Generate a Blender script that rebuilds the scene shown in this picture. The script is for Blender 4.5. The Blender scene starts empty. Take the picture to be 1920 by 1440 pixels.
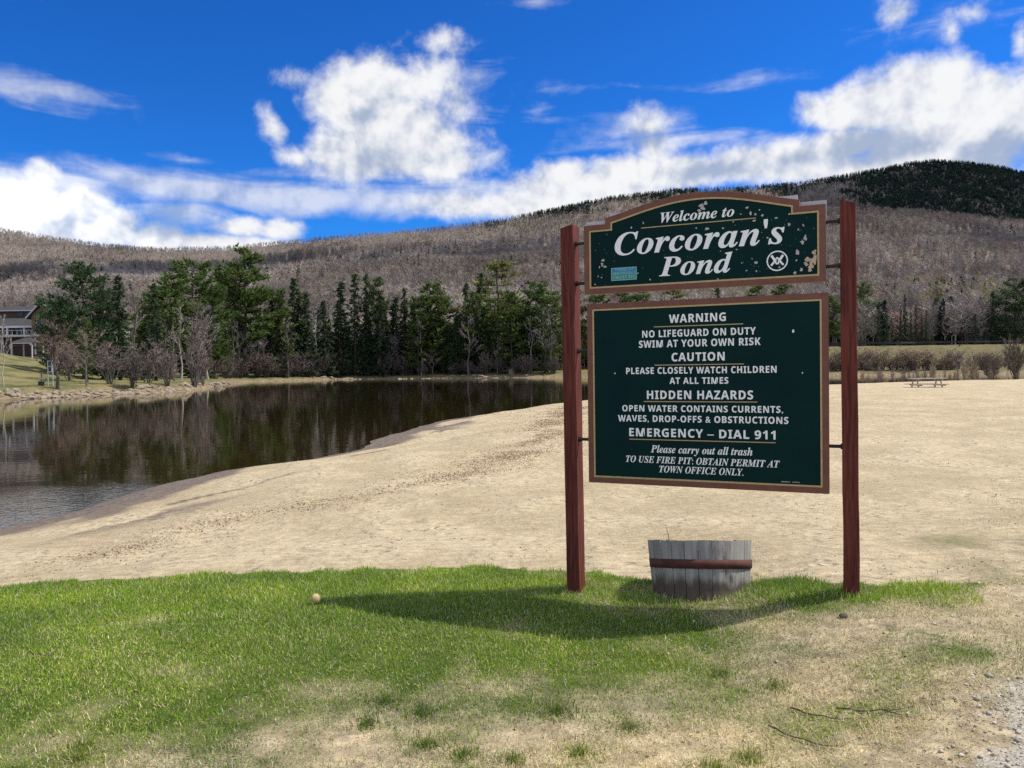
import bpy, bmesh, math, random
import numpy as np
from mathutils import Vector, Matrix

# ------------------------------------------------------------------ camera, sun, sky, exposure
SC = bpy.context.scene
COL = SC.collection
F = 1443.0 / 1920.0                      # focal length over picture width
PITCH, ROLL, EYE = math.radians(1.07), math.radians(-0.75), 2.0
cam_d = bpy.data.cameras.new("camera")
cam_d.sensor_width = 36.0
cam_d.lens = 36.0 * F
cam_d.clip_start, cam_d.clip_end = 0.05, 20000.0
cam = bpy.data.objects.new("camera", cam_d)
COL.objects.link(cam)
cam.matrix_world = (Matrix.Translation((0, 0, EYE)) @ Matrix.Rotation(math.radians(90) - PITCH, 4, 'X')
                    @ Matrix.Rotation(ROLL, 4, 'Z'))
SC.camera = cam

SUN_DIR = Vector((1.75, 0.20, 2.57)).normalized()      # towards the sun
sun_d = bpy.data.lights.new("sun", 'SUN')
sun_d.energy = 3.8
sun_d.angle = math.radians(0.5)
sun_d.color = (1.0, 0.92, 0.80)
sun = bpy.data.objects.new("sun", sun_d)
COL.objects.link(sun)
sun.rotation_euler = SUN_DIR.to_track_quat('Z', 'Y').to_euler()

SC.view_settings.view_transform = 'Standard'
SC.view_settings.look = 'None'
SC.view_settings.gamma = 1.0
SC.view_settings.use_curve_mapping = False
SC.view_settings.exposure = 0.50
SC.cycles.max_bounces = 5
SC.cycles.diffuse_bounces = 2
SC.cycles.glossy_bounces = 2
SC.cycles.transparent_max_bounces = 6
SC.cycles.use_adaptive_sampling = False
SC.cycles.use_denoising = False

_r = Vector((math.cos(ROLL), math.sin(ROLL) * math.sin(PITCH), math.sin(ROLL) * math.cos(PITCH)))
_u = Vector((-math.sin(ROLL), math.cos(ROLL) * math.sin(PITCH), math.cos(ROLL) * math.cos(PITCH)))
_f = Vector((0, math.cos(PITCH), -math.sin(PITCH)))


def ray(px, py):
    """direction (y = 1) seen at pixel px, py of the 1920 x 1440 photograph"""
    d = _r * ((px - 960) / 1443.0) - _u * ((py - 720) / 1443.0) + _f
    return d / d.y


def azel(px, py):
    d = ray(px, py).normalized()
    return math.atan2(d.x, d.y), math.asin(d.z)


class N:
    """arithmetic on shader sockets"""
    tree = None

    def __init__(s, v):
        s.v = v

    @staticmethod
    def op(kind, *a, clamp=False):
        n = N.tree.nodes.new('ShaderNodeMath')
        n.operation = kind
        n.use_clamp = clamp
        for i, x in enumerate(a):
            if isinstance(x, N):
                N.tree.links.new(x.v, n.inputs[i])
            else:
                n.inputs[i].default_value = x
        return N(n.outputs[0])

    def __add__(s, o): return N.op('ADD', s, o)
    def __radd__(s, o): return N.op('ADD', o, s)
    def __sub__(s, o): return N.op('SUBTRACT', s, o)
    def __rsub__(s, o): return N.op('SUBTRACT', o, s)
    def __mul__(s, o): return N.op('MULTIPLY', s, o)
    def __rmul__(s, o): return N.op('MULTIPLY', o, s)
    def __truediv__(s, o): return N.op('DIVIDE', s, o)
    def max(s, o): return N.op('MAXIMUM', s, o)
    def min(s, o): return N.op('MINIMUM', s, o)
    def sqrt(s): return N.op('SQRT', s)
    def clamp(s): return N.op('ADD', s, 0.0, clamp=True)

    def ramp(s, a, b):                    # smooth 0..1 between a and b
        n = N.tree.nodes.new('ShaderNodeMapRange')
        n.interpolation_type = 'SMOOTHSTEP'
        N.tree.links.new(s.v, n.inputs[0])
        n.inputs[1].default_value, n.inputs[2].default_value = a, b
        return N(n.outputs[0])


def node(t, kind, **kw):
    n = t.nodes.new(kind)
    for k, v in kw.items():
        setattr(n, k, v)
    return n


def noise3(vec, scale, detail=6.0, rough=0.55, dist=0.0):
    n = node(N.tree, 'ShaderNodeTexNoise', noise_dimensions='3D')
    N.tree.links.new(vec, n.inputs['Vector'])
    n.inputs['Scale'].default_value = scale
    n.inputs['Detail'].default_value = detail
    n.inputs['Roughness'].default_value = rough
    n.inputs['Distortion'].default_value = dist
    return N(n.outputs['Fac'])


def mixc(fac, a, b):
    n = node(N.tree, 'ShaderNodeMix', data_type='RGBA')
    for sock, x in ((n.inputs[0], fac), (n.inputs[6], a), (n.inputs[7], b)):
        if isinstance(x, N):
            N.tree.links.new(x.v, sock)
        elif hasattr(x, 'is_linked'):
            N.tree.links.new(x, sock)
        else:
            sock.default_value = x if not isinstance(x, tuple) else (*x, 1.0)[:4]
    return n.outputs[2]


world = bpy.data.worlds.new("World")
SC.world = world
world.use_nodes = True
world.cycles.sampling_method = 'MANUAL'
world.cycles.sample_map_resolution = 512
wt = world.node_tree
wt.nodes.clear()
N.tree = wt
w_out = node(wt, 'ShaderNodeOutputWorld')
w_bg = node(wt, 'ShaderNodeBackground')
w_bg.inputs[1].default_value = 0.15
wt.links.new(w_bg.outputs[0], w_out.inputs[0])
sky = node(wt, 'ShaderNodeTexSky', sky_type='NISHITA')
sky.sun_disc = False
sky.sun_elevation = math.asin(SUN_DIR.z)
sky.sun_rotation = math.atan2(SUN_DIR.x, SUN_DIR.y)
sky.altitude = 400
sky.air_density, sky.dust_density, sky.ozone_density = 1.0, 0.3, 2.5
sky_gam = node(wt, 'ShaderNodeGamma')
sky_gam.inputs[1].default_value = 1.25
sky_mul = node(wt, 'ShaderNodeMix', data_type='RGBA', blend_type='MULTIPLY')
sky_mul.inputs[0].default_value = 1.0
sky_mul.inputs[7].default_value = (0.051, 0.243, 0.49, 1)
wt.links.new(sky.outputs[0], sky_gam.inputs[0])
wt.links.new(sky_gam.outputs[0], sky_mul.inputs[6])

tc = node(wt, 'ShaderNodeTexCoord')
sep = node(wt, 'ShaderNodeSeparateXYZ')
wt.links.new(tc.outputs['Generated'], sep.inputs[0])
dx, dy, dz = (N(sep.outputs[i]) for i in range(3))
AZ = N.op('ARCTAN2', dx, dy)
EL = N.op('ARCSINE', dz)


def skyvec(ou=0.0, ov=0.0, stretch=1.0, seed=0.0):
    c = node(wt, 'ShaderNodeCombineXYZ')
    wt.links.new((AZ + ou).v, c.inputs[0])
    wt.links.new(((EL + ov) * stretch).v, c.inputs[1])
    c.inputs[2].default_value = seed
    return c.outputs[0]


def blob(px, py, rx, ry, amp=1.0, tilt=0.0):
    a0, e0 = azel(px, py)
    a1, _ = azel(px + rx, py)
    _, e1 = azel(px, py - ry)
    ra, re = abs(a1 - a0), abs(e1 - e0)
    du, dv = AZ - a0, EL - e0
    if tilt:
        c, s = math.cos(math.radians(tilt)), math.sin(math.radians(tilt))
        du, dv = du * c + dv * s, dv * c - du * s
    du, dv = du * (1 / ra), dv * (1 / re)
    q = (du * du + dv * dv).sqrt()
    return (1.0 - q) * amp


def union(bs):
    r = bs[0]
    for b in bs[1:]:
        r = r.max(b)
    return r


# heaped clouds: px, py, half width, half height, weight, tilt
heaps = union([blob(*b) for b in (
    # middle cloud
    (700, 165, 95, 70), (650, 190, 105, 70), (720, 250, 150, 95), (640, 290, 90, 60), (800, 270, 115, 62, .9), (830, 78, 58, 30, .50),
    (700, 300, 170, 42), (560, 150, 40, 28, .35), (800, 150, 70, 60, .42), (860, 200, 40, 50, .42), (845, 305, 85, 45, .75),
    (512, 243, 26, 58, .50, 28), (560, 300, 60, 30, .55, -25),
    # right-hand cloud
    (1730, 165, 130, 82, 1.15), (1660, 200, 120, 80, 1.1), (1830, 190, 130, 75, 1.1), (1900, 215, 130, 90, 1.1), (1590, 205, 95, 62), (1535, 205, 55, 40, .7),
    (1760, 260, 280, 95, 1.2), (1600, 270, 140, 50, .9), (1960, 180, 110, 95),
    (1700, 310, 330, 70, 1.1), (1500, 305, 190, 50),
    # low bank along the ridge
    (1175, 325, 100, 44), (1055, 335, 70, 44), (1100, 350, 200, 40), (1290, 325, 120, 40), (1400, 310, 130, 40), (1215, 232, 50, 42, .55),
    (1225, 285, 50, 55, .50), (990, 385, 130, 40), (1120, 375, 200, 40), (880, 385, 140, 32, .6),
    # left bank
    (78, 328, 45, 34, 1.1), (40, 372, 95, 56, 1.1), (150, 390, 70, 42), (210, 430, 75, 45), (60, 430, 190, 62, 1.1), (290, 450, 90, 34),
    (455, 425, 70, 26, .8), (525, 430, 60, 26, .8), (400, 455, 190, 24, .8),
    # scraps at the top right
    (1685, 25, 40, 34, .42), (1780, 60, 22, 36, .34), (1825, 22, 40, 22, .34), (1915, 75, 26, 46, .55),
    # out of the frame
    (2300, 120, 260, 160), (2250, 340, 420, 90), (-420, 300, 300, 120), (-300, 420, 420, 80))])
layers = union([blob(*b) for b in (
    (300, 348, 340, 44), (560, 372, 330, 40), (120, 335, 280, 30), (760, 380, 260, 44), (900, 350, 150, 30, .8), (350, 400, 130, 40, .8),
    (1250, 262, 210, 22, .7), (1450, 275, 200, 30, .8), (1200, 250, 160, 45, .5),
    (80, 168, 170, 28, .36), (355, 301, 66, 14, .5), (1025, 168, 95, 28, .40), (1012, 205, 40, 26, .30),
    (1385, 152, 100, 16, .2), (1000, 3, 70, 14, .4), (640, 330, 260, 16, .5), (840, 190, 110, 110, .42), (1750, 40, 130, 50, .3))])
n_a = noise3(skyvec(seed=3.1), 13.0, 9.0, 0.60, 0.15)
n_b = noise3(skyvec(-0.009, 0.013, 1.0, 3.1), 13.0, 4.0, 0.58, 0.15)
n_l = noise3(skyvec(0, 0, 1.0, 3.1), 13.0, 4.0, 0.58, 0.15)
n_c = noise3(skyvec(0, 0, 1.0, 9.4), 34.0, 6.0, 0.64, 0.25)
n_s = noise3(skyvec(0, 0, 4.0, 5.7), 7.0, 6.0, 0.58, 0.7)
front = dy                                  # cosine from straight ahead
heaps = heaps.max(((0.58 - front) * 1.5).min(0.30))     # bright cloud added over the unseen sky as white fill light
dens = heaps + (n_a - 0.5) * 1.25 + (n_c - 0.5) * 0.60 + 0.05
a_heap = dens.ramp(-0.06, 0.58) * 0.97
lay = layers + (n_s - 0.5) * 1.7 + (n_c - 0.5) * .5 + 0.04
a_lay = lay.ramp(0.0, 0.95) * 0.66
alpha = 1.0 - (1.0 - a_heap) * (1.0 - a_lay)
lit = (n_l - n_b) * 1.7 + 0.92 + (n_c - 0.5) * 0.12
thick = dens.ramp(0.35, 1.3)
grey_b = union([blob(*b) for b in ((1660, 275, 190, 60), (1880, 290, 150, 60), (710, 300, 170, 60, .7), (670, 220, 80, 50, .4), (330, 420, 110, 50), (230, 350, 60, 40, .6), (1330, 320, 160, 30, .8), (1215, 262, 60, 30), (1480, 300, 120, 30, .7))]).ramp(0.0, 0.9)
shade = (lit - grey_b * 0.42 * (n_l * .5 + 0.75) - (1.0 - thick) * .10).min(1.0).max(0.42)
c_cloud = mixc(shade.ramp(0.40, 1.0), (0.42, 0.50, 0.66), (1.0, 1.0, 1.0))
cl_s = node(wt, 'ShaderNodeMix', data_type='RGBA', blend_type='MULTIPLY')
cl_s.inputs[0].default_value = 1.0
wt.links.new(c_cloud, cl_s.inputs[6])
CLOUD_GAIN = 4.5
gain = (blob(70, 390, 330, 120).clamp() * 0.35 + 1.0) * CLOUD_GAIN      # extra brightness put into the left cloud bank to lift its pond reflection
gc = node(wt, 'ShaderNodeCombineXYZ')
for i_ in range(3):
    wt.links.new(gain.v, gc.inputs[i_])
wt.links.new(gc.outputs[0], cl_s.inputs[7])
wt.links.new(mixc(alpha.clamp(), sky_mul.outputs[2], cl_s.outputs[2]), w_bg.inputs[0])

# ------------------------------------------------------------------ helpers


def tag(o, label=None, cat=None, group=None, kind=None):
    for k, v in (('label', label), ('category', cat), ('group', group), ('kind', kind)):
        if v:
            o[k] = v
    return o


def empty(name, loc, rz=0.0):
    o = bpy.data.objects.new(name, None)
    COL.objects.link(o)
    o.location = loc
    o.rotation_euler = (0, 0, rz)
    o.empty_display_size = 0.2
    return o


def link(name, me, parent=None, mat=None):
    o = bpy.data.objects.new(name, me)
    COL.objects.link(o)
    if parent is not None:
        o.parent = parent
    if mat is not None and not me.materials:
        me.materials.append(mat)
    return o


def np_mesh(name, V, faces_k, mat=None, smooth=False, attrs=None, color=None):
    """V (n,3) array, faces_k (m,k) array"""
    me = bpy.data.meshes.new(name)
    V = np.asarray(V, np.float32)
    Fk = np.asarray(faces_k, np.int32)
    m, k = Fk.shape
    me.vertices.add(len(V))
    me.vertices.foreach_set('co', V.ravel())
    me.loops.add(m * k)
    me.loops.foreach_set('vertex_index', Fk.ravel())
    me.polygons.add(m)
    me.polygons.foreach_set('loop_start', np.arange(0, m * k, k, dtype=np.int32))
    if smooth:
        me.polygons.foreach_set('use_smooth', np.ones(m, bool))
    for nm, arr in (attrs or {}).items():
        a = me.attributes.new(nm, 'FLOAT', 'POINT')
        a.data.foreach_set('value', np.asarray(arr, np.float32))
    if color is not None:
        a = me.attributes.new('Col', 'FLOAT_COLOR', 'POINT')
        c = np.ones((len(V), 4), np.float32)
        c[:, :3] = color
        a.data.foreach_set('color', c.ravel())
    me.update(calc_edges=True)
    me.validate()
    if mat:
        me.materials.append(mat)
    return me


class MB:
    """collects simple shapes and links them as ONE mesh"""

    def __init__(s):
        s.v, s.f = [], []

    def add(s, vs, fs):
        b = len(s.v)
        s.v += [tuple(v) for v in vs]
        s.f += [tuple(b + i for i in f) for f in fs]

    def box(s, a, b, jit=0.0):
        x0, y0, z0 = a
        x1, y1, z1 = b
        vs = [(x0, y0, z0), (x1, y0, z0), (x1, y1, z0), (x0, y1, z0), (x0, y0, z1), (x1, y0, z1), (x1, y1, z1), (x0, y1, z1)]
        s.add(vs, [(0, 3, 2, 1), (4, 5, 6, 7), (0, 1, 5, 4), (1, 2, 6, 5), (2, 3, 7, 6), (3, 0, 4, 7)])

    def tube(s, pts, rads, n=6, cap=True):
        pts = [Vector(p) for p in pts]
        b = len(s.v)
        for i, p in enumerate(pts):
            d = (pts[min(i + 1, len(pts) - 1)] - pts[max(i - 1, 0)]).normalized()
            a = d.orthogonal().normalized() if abs(d.z) > .9 else d.cross(Vector((0, 0, 1))).normalized()
            c = d.cross(a)
            for k in range(n):
                t = 2 * math.pi * k / n
                s.v.append(tuple(p + (a * math.cos(t) + c * math.sin(t)) * rads[i]))
        for i in range(len(pts) - 1):
            for k in range(n):
                k2 = (k + 1) % n
                s.f.append((b + i * n + k, b + i * n + k2, b + (i + 1) * n + k2, b + (i + 1) * n + k))
        if cap:
            s.f.append(tuple(b + k for k in range(n))[::-1])
            e = b + (len(pts) - 1) * n
            s.f.append(tuple(e + k for k in range(n)))

    def prism(s, poly, y0, y1):
        """polygon in (x, z), extruded along y"""
        n = len(poly)
        s.add([(x, y0, z) for x, z in poly] + [(x, y1, z) for x, z in poly],
              [tuple(range(n)), tuple(range(2 * n - 1, n - 1, -1))] +
              [(i, i + n, (i + 1) % n + n, (i + 1) % n) for i in range(n)])

    def ring(s, outer, inner, y0, y1):
        """frame between two outlines with the same number of corners"""
        n = len(outer)
        vs = [(x, y0, z) for x, z in outer] + [(x, y0, z) for x, z in inner] + \
             [(x, y1, z) for x, z in outer] + [(x, y1, z) for x, z in inner]
        fs = []
        for i in range(n):
            j = (i + 1) % n
            fs += [(i, j, n + j, n + i), (2 * n + i, 3 * n + i, 3 * n + j, 2 * n + j),
                   (i, 2 * n + i, 2 * n + j, j), (n + i, n + j, 3 * n + j, 3 * n + i)]
        s.add(vs, fs)

    def mesh(s, name, mat=None, smooth=False, bevel=0.0):
        me = bpy.data.meshes.new(name)
        me.from_pydata(s.v, [], s.f)
        bm = bmesh.new()
        bm.from_mesh(me)
        bmesh.ops.recalc_face_normals(bm, faces=bm.faces)
        if bevel:
            es = [e for e in bm.edges if len(e.link_faces) == 2 and e.calc_face_angle(0) > .6]
            bmesh.ops.bevel(bm, geom=es, offset=bevel, segments=2, affect='EDGES', profile=.6)
        bm.to_mesh(me)
        bm.free()
        if smooth:
            me.polygons.foreach_set('use_smooth', [True] * len(me.polygons))
        if mat:
            me.materials.append(mat)
        return me

    def build(s, name, mat, parent=None, smooth=False, bevel=0.0):
        return link(name, s.mesh(name, mat, smooth, bevel), parent)


def new_mat(name):
    m = bpy.data.materials.new(name)
    m.use_nodes = True
    N.tree = m.node_tree
    return m, m.node_tree, m.node_tree.nodes['Principled BSDF']


def setc(t, sock, x):
    if isinstance(x, N):
        t.links.new(x.v, sock)
    elif hasattr(x, 'is_linked'):
        t.links.new(x, sock)
    elif isinstance(x, tuple):
        sock.default_value = (*x, 1.0)[:4]
    else:
        sock.default_value = x


def add_bump(t, bsdf, height, strength, dist):
    b = node(t, 'ShaderNodeBump')
    b.inputs['Strength'].default_value = strength
    b.inputs['Distance'].default_value = dist
    t.links.new(height.v, b.inputs['Height'])
    t.links.new(b.outputs[0], bsdf.inputs['Normal'])


def objcoord(t, scale=(1, 1, 1)):
    c = node(t, 'ShaderNodeTexCoord')
    m = node(t, 'ShaderNodeMapping')
    m.inputs['Scale'].default_value = scale
    t.links.new(c.outputs['Object'], m.inputs[0])
    return m.outputs[0]


def attr(t, name):
    a = node(t, 'ShaderNodeAttribute', attribute_name=name)
    return a


def simple_mat(name, col, rough=0.7, col2=None, scale=8.0, stretch=(1, 1, 1), bump=0.0, bdist=0.01, spec=0.3, metal=0.0):
    m, t, b = new_mat(name)
    v = objcoord(t, stretch)
    n = noise3(v, scale, 5.0, 0.6)
    setc(t, b.inputs['Base Color'], mixc(n.ramp(.3, .7), col, col2 or tuple(c * .7 for c in col)))
    b.inputs['Roughness'].default_value = rough
    b.inputs['Specular IOR Level'].default_value = spec
    b.inputs['Metallic'].default_value = metal
    if bump:
        add_bump(t, b, noise3(v, scale * 2.5, 5.0, 0.65), bump, bdist)
    return m


def col_mat(name, rough=0.8, translucent=0.0, spec=0.2):
    """material whose colour is stored on the mesh, clump by clump"""
    m, t, b = new_mat(name)
    a = attr(t, 'Col')
    t.links.new(a.outputs['Color'], b.inputs['Base Color'])
    b.inputs['Roughness'].default_value = rough
    b.inputs['Specular IOR Level'].default_value = spec
    if translucent:
        tr = node(t, 'ShaderNodeBsdfTranslucent')
        t.links.new(a.outputs['Color'], tr.inputs[0])
        mx = node(t, 'ShaderNodeMixShader')
        mx.inputs[0].default_value = translucent
        t.links.new(b.outputs[0], mx.inputs[1])
        t.links.new(tr.outputs[0], mx.inputs[2])
        t.links.new(mx.outputs[0], t.nodes['Material Output'].inputs[0])
    return m


# numpy value noise
_rng = np.random.default_rng(7)
_LAT = _rng.random((256, 256)).astype(np.float32)


def vnoise(x, y):
    xi, yi = np.floor(x).astype(int), np.floor(y).astype(int)
    fx, fy = x - xi, y - yi
    fx, fy = fx * fx * (3 - 2 * fx), fy * fy * (3 - 2 * fy)
    a, b = _LAT[xi & 255, yi & 255], _LAT[(xi + 1) & 255, yi & 255]
    c, d = _LAT[xi & 255, (yi + 1) & 255], _LAT[(xi + 1) & 255, (yi + 1) & 255]
    return (a * (1 - fx) + b * fx) * (1 - fy) + (c * (1 - fx) + d * fx) * fy


def fbm(x, y, oct=4, gain=.5):
    s, a, t = 0., 1., 0.
    for k in range(oct):
        s = s + a * vnoise(x * 2 ** k + 17.3 * k, y * 2 ** k + 9.1 * k)
        t += a
        a *= gain
    return s / t


def S(a, b, x):
    t = np.clip((np.asarray(x, float) - a) / (b - a), 0, 1)
    return t * t * (3 - 2 * t)


# ------------------------------------------------------------------ the lie of the land
NEAR = np.array([(-90, -40), (-30, 0), (-16, 4.5), (-9.5, 7.6), (-6.7, 9.7), (-6.5, 10.6), (-6.3, 12.2), (-6.1, 14), (-5.7, 15.8),
                 (-4.9, 17.5), (-4.3, 19.2), (-4.0, 22), (-3.8, 24.6), (-3.3, 27.5), (-2.1, 31.8), (.2, 37), (2.6, 40.5), (7, 47),
                 (14, 55), (29, 66), (48, 73), (80, 80), (140, 86)], float)
FAR = np.array([(140, 140), (65, 143), (40, 155), (20, 176), (11, 179), (-2, 187), (-15, 192), (-30, 199), (-45, 200), (-60, 178), (-51, 140),
                (-46, 120), (-41, 104), (-37.5, 92), (-37, 85), (-40, 76), (-41, 69), (-43, 65), (-58, 45), (-110, 10)], float)
POND = np.vstack([NEAR, FAR])


def polydist(x, y, P, closed=False):
    d = np.full(np.shape(x), 1e9)
    n = len(P)
    for i in range(n if closed else n - 1):
        a, b = P[i], P[(i + 1) % n]
        e = b - a
        t = np.clip(((x - a[0]) * e[0] + (y - a[1]) * e[1]) / (e @ e), 0, 1)
        d = np.minimum(d, np.hypot(x - a[0] - t * e[0], y - a[1] - t * e[1]))
    return d


def inpoly(x, y, P):
    r = np.zeros(np.shape(x), bool)
    n = len(P)
    for i in range(n):
        (x0, y0), (x1, y1) = P[i], P[(i + 1) % n]
        c = (y0 > y) != (y1 > y)
        with np.errstate(divide='ignore', invalid='ignore'):
            r ^= c & (x < (x1 - x0) * (y - y0) / (y1 - y0 + 1e-12) + x0)
    return r


def profile(pts):
    tx, sl = [], []
    for px, py in pts:
        d = ray(px, py)
        tx.append(d.x)
        sl.append(d.z)
    return np.array(tx), np.array(sl)


SKYLINE = profile([(-400, 400), (0, 424), (60, 434), (180, 452), (300, 461), (420, 459), (500, 451), (620, 439), (760, 427), (850, 418), (930, 408),
                   (1050, 383), (1150, 363), (1260, 350), (1400, 345), (1500, 337), (1600, 320), (1640, 313), (1700, 300), (1750, 295),
                   (1820, 299), (1880, 308), (1920, 318), (2100, 350), (2400, 390)])
FRONT = profile([(-400, 440), (0, 485), (150, 476), (300, 486), (420, 484), (520, 470), (600, 458), (800, 447), (1000, 432), (1200, 410), (1400, 392), (1600, 382),
                 (1700, 388), (1800, 396), (1920, 410), (2100, 420), (2400, 440)])
YF, YB = 900.0, 1900.0


def height(x, y):
    x, y = np.asarray(x, float), np.asarray(y, float)
    dn, df = polydist(x, y, NEAR), polydist(x, y, FAR)
    wob = (fbm(x * .35, y * .35, 3) - .5)
    s = np.where(inpoly(x, y, POND), -1, 1) * np.minimum(dn, df)
    s = s + wob * np.clip(.5 + .03 * y, .5, 3)
    r = np.hypot(x, y)
    # near side: lawn and beach
    base = .485 + .28 * S(9, 40, r) + .16 * S(1.0, 2.1, x) * S(9, 5, y) * S(1, 4, y)
    hn = base * (1 - np.exp(-np.maximum(s, 0) / 3.2))
    hn = hn + ((fbm(x * .8, y * .8, 3) - .5) * .05 + (fbm(x * 1.9 + 5, y * 2.6, 3) - .5) * .055 * S(6.1, 7.5, y)) * S(.5, 3, s) * S(60, 15, r)
    hn = hn + .055 * np.exp(-((x - 1.22) ** 2 + (y - 5.0) ** 2) / .2)      # the rise the tub is set in
    # far side
    sp = np.maximum(s, 0)
    wl = S(165, 130, y) * S(-20, -34, x)
    wr = S(18, 42, x)
    hl = .95 * S(0, 2.8, sp) + .05 * np.clip(sp - 2.8, 0, 12) + .19 * np.clip(sp - 14, 0, 40)
    hc = .55 * S(0, 1.6, sp) + .75 * S(1, 9, sp) + .03 * np.clip(sp - 8, 0, 100)
    hr = .6 * S(0, 2, sp) + .05 * np.clip(sp, 0, 12) + 4.9 * S(12, 24, sp) + .0 * sp
    hf = hc * (1 - wl) * (1 - wr) + hl * wl + hr * wr
    h = np.where(dn < df, hn, hf)
    h = np.where(s < 0, -np.minimum(.09 * -s, 2.5), h)
    # hills
    Y = np.maximum(y, 1.0)
    tx = np.clip(x / Y, -2, 2)
    sf, sb = np.interp(tx, *FRONT), np.interp(tx, *SKYLINE)
    nz = fbm(x / 130, y / 130, 5) - .5
    front_top = 2 + sf * YF - 12
    t = np.clip((Y - 260) / (YF - 260), 0, 1)
    hfr = 5 + (front_top - 5) * t ** 1.25 + nz * 26 * S(0, .5, t) * S(1, .8, t)
    hfr = np.where(Y > YF, front_top * (1 - .45 * S(YF, YF + 420, Y)), hfr)
    hfr = np.where(Y < 260, -50, hfr)
    back_top = 2 + sb * YB - 11
    t2 = np.clip((Y - 1150) / (YB - 1150), 0, 1)
    hb = front_top * .5 + (back_top - front_top * .5) * t2 ** 1.1 + nz * 40 * S(0, .4, t2) * S(1, .8, t2)
    hb = np.where(Y > YB, back_top - (Y - YB) * .35, hb)
    hb = np.where(Y < 1150, -50, hb)
    hill = np.maximum(hfr, hb)
    return np.maximum(h, hill), s, dn < df


def hz(x, y):
    return float(height(np.array([x]), np.array([y]))[0][0])


def lawn_edge(x):
    return np.interp(x, [-20, -8, -4.1, -2, -.3, .4, .9, 1.54, 2.05, 3.2, 8], [5.2, 5.75, 5.92, 6.05, 6.0, 5.85, 5.6, 5.12, 4.88, 4.8, 4.7])


def greenness(x, y):
    """1 = fresh lawn, 0 = last year's straw"""
    e = lawn_edge(x)
    n = fbm(x * 1.1 + 40, y * 1.4 + 11, 4, .6) - .5
    n2 = fbm(x * 4 + 3, y * 4 + 8, 3) - .5
    left = S(2.9, 4.4, y + .28 * np.clip(-x - .3, 0, 3) - .25 * np.clip(x, 0, 3))
    g = left
    right_strip = S(4.22, 4.5, y) * S(3.2, 2.3, x + (4.8 - y) * .6) * S(1.0, 1.8, x)
    g = np.maximum(g * (1 - S(.5, 2.0, x) * S(5.0, 4.3, y)) * S(3.6, 2.2, x), right_strip)
    tuft = S(.60, .72, fbm(x * 1.7 + 5.5, y * 2.4 + 1.2, 3)) * .5
    g = np.clip(g * .95 + n * 1.6 + n2 * .9 + tuft * (1 - g) - .05 + .10 * S(1.2, -.5, x) + .16 * S(.56, .70, fbm(x * .9 + 31, y * 1.6 + 17, 3)), 0, 1)
    return g


def gravelness(x, y):
    return S(.1, .9, (x - 1.80) * .8 + (3.40 - y) * 1.2 + (fbm(x * 1.5, y * 1.5, 3) - .5) * 1.2)


# polar sheet round the camera
rad = [0.35]
while rad[-1] < 4200:
    rad.append(rad[-1] * 1.0145 + .002)
rad = np.array(rad)
ang = np.radians(np.concatenate([np.arange(-180, -60, 3.0), np.arange(-60, -42, .5), np.arange(-42, 42, .22), np.arange(42, 60, .5), np.arange(60, 180, 3.0)]))
RR, AA = np.meshgrid(rad, ang, indexing='ij')
GX, GY = RR * np.sin(AA), RR * np.cos(AA)
GZ, GS, GN = height(GX, GY)
nr, na = GX.shape
idx = np.arange(nr * na).reshape(nr, na)
ni = np.roll(idx, -1, axis=1)
quads = np.stack([idx[:-1], idx[1:], ni[1:], ni[:-1]], -1).reshape(-1, 4)[:, ::-1]
fr = np.repeat(rad[:-1], na)
qx, qy = GX.ravel()[quads].mean(1), GY.ravel()[quads].mean(1)
qs = GS.ravel()[quads].mean(1)
qn = GN.ravel()[quads].mean(1) > .5
is_hill = (np.hypot(qx, qy) > 262) & (qy > 200)
is_lawn = qn & (qy < lawn_edge(qx)) & (np.hypot(qx, qy) < 60) & ~is_hill & (qs > 2)
is_beach = qn & ~is_lawn & ~is_hill & (qs > -30)
is_far = ~is_hill & ~is_lawn & ~is_beach

fx, fy = GX.ravel(), GY.ravel()
n1 = fbm(fx * .5, fy * .5, 4)
A_lawn = S(-.12, .10, lawn_edge(fx) - fy + (fbm(fx * 3, fy * 3, 3) - .5) * .25) * GN.ravel()
A_lawn = np.where((fx > 2.4) & (fy < 8), np.maximum(A_lawn, S(8.5, 4.5, fy) * S(2.2, 3.6, fx) * .8), A_lawn)
A_green = greenness(fx, fy)
along = fx * .35 + fy * .94                     # damp streaks run with the shore
across = fx * .94 - fy * .35
n_st = fbm(across * 1.5 + 3, along * .28, 4)
A_wet = np.maximum(S(1.8, .3, GS.ravel() - (n1 - .5) * 2.4), S(.50, .66, n_st) * S(5.0, .8, GS.ravel()) * .75) * GN.ravel()
A_grav = gravelness(fx, fy) * (fy < 8)
ATT = dict(lawn=A_lawn, green=A_green, wet=A_wet, gravel=A_grav, shore=GS.ravel())


def sub_sheet(name, mask, mat):
    q = quads[mask]
    used, inv = np.unique(q.ravel(), return_inverse=True)
    V = np.stack([fx[used], fy[used], GZ.ravel()[used]], 1)
    me = np_mesh(name, V, inv.reshape(-1, 4), mat, True, {k: v[used] for k, v in ATT.items()})
    return tag(link(name, me), kind='structure')


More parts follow.
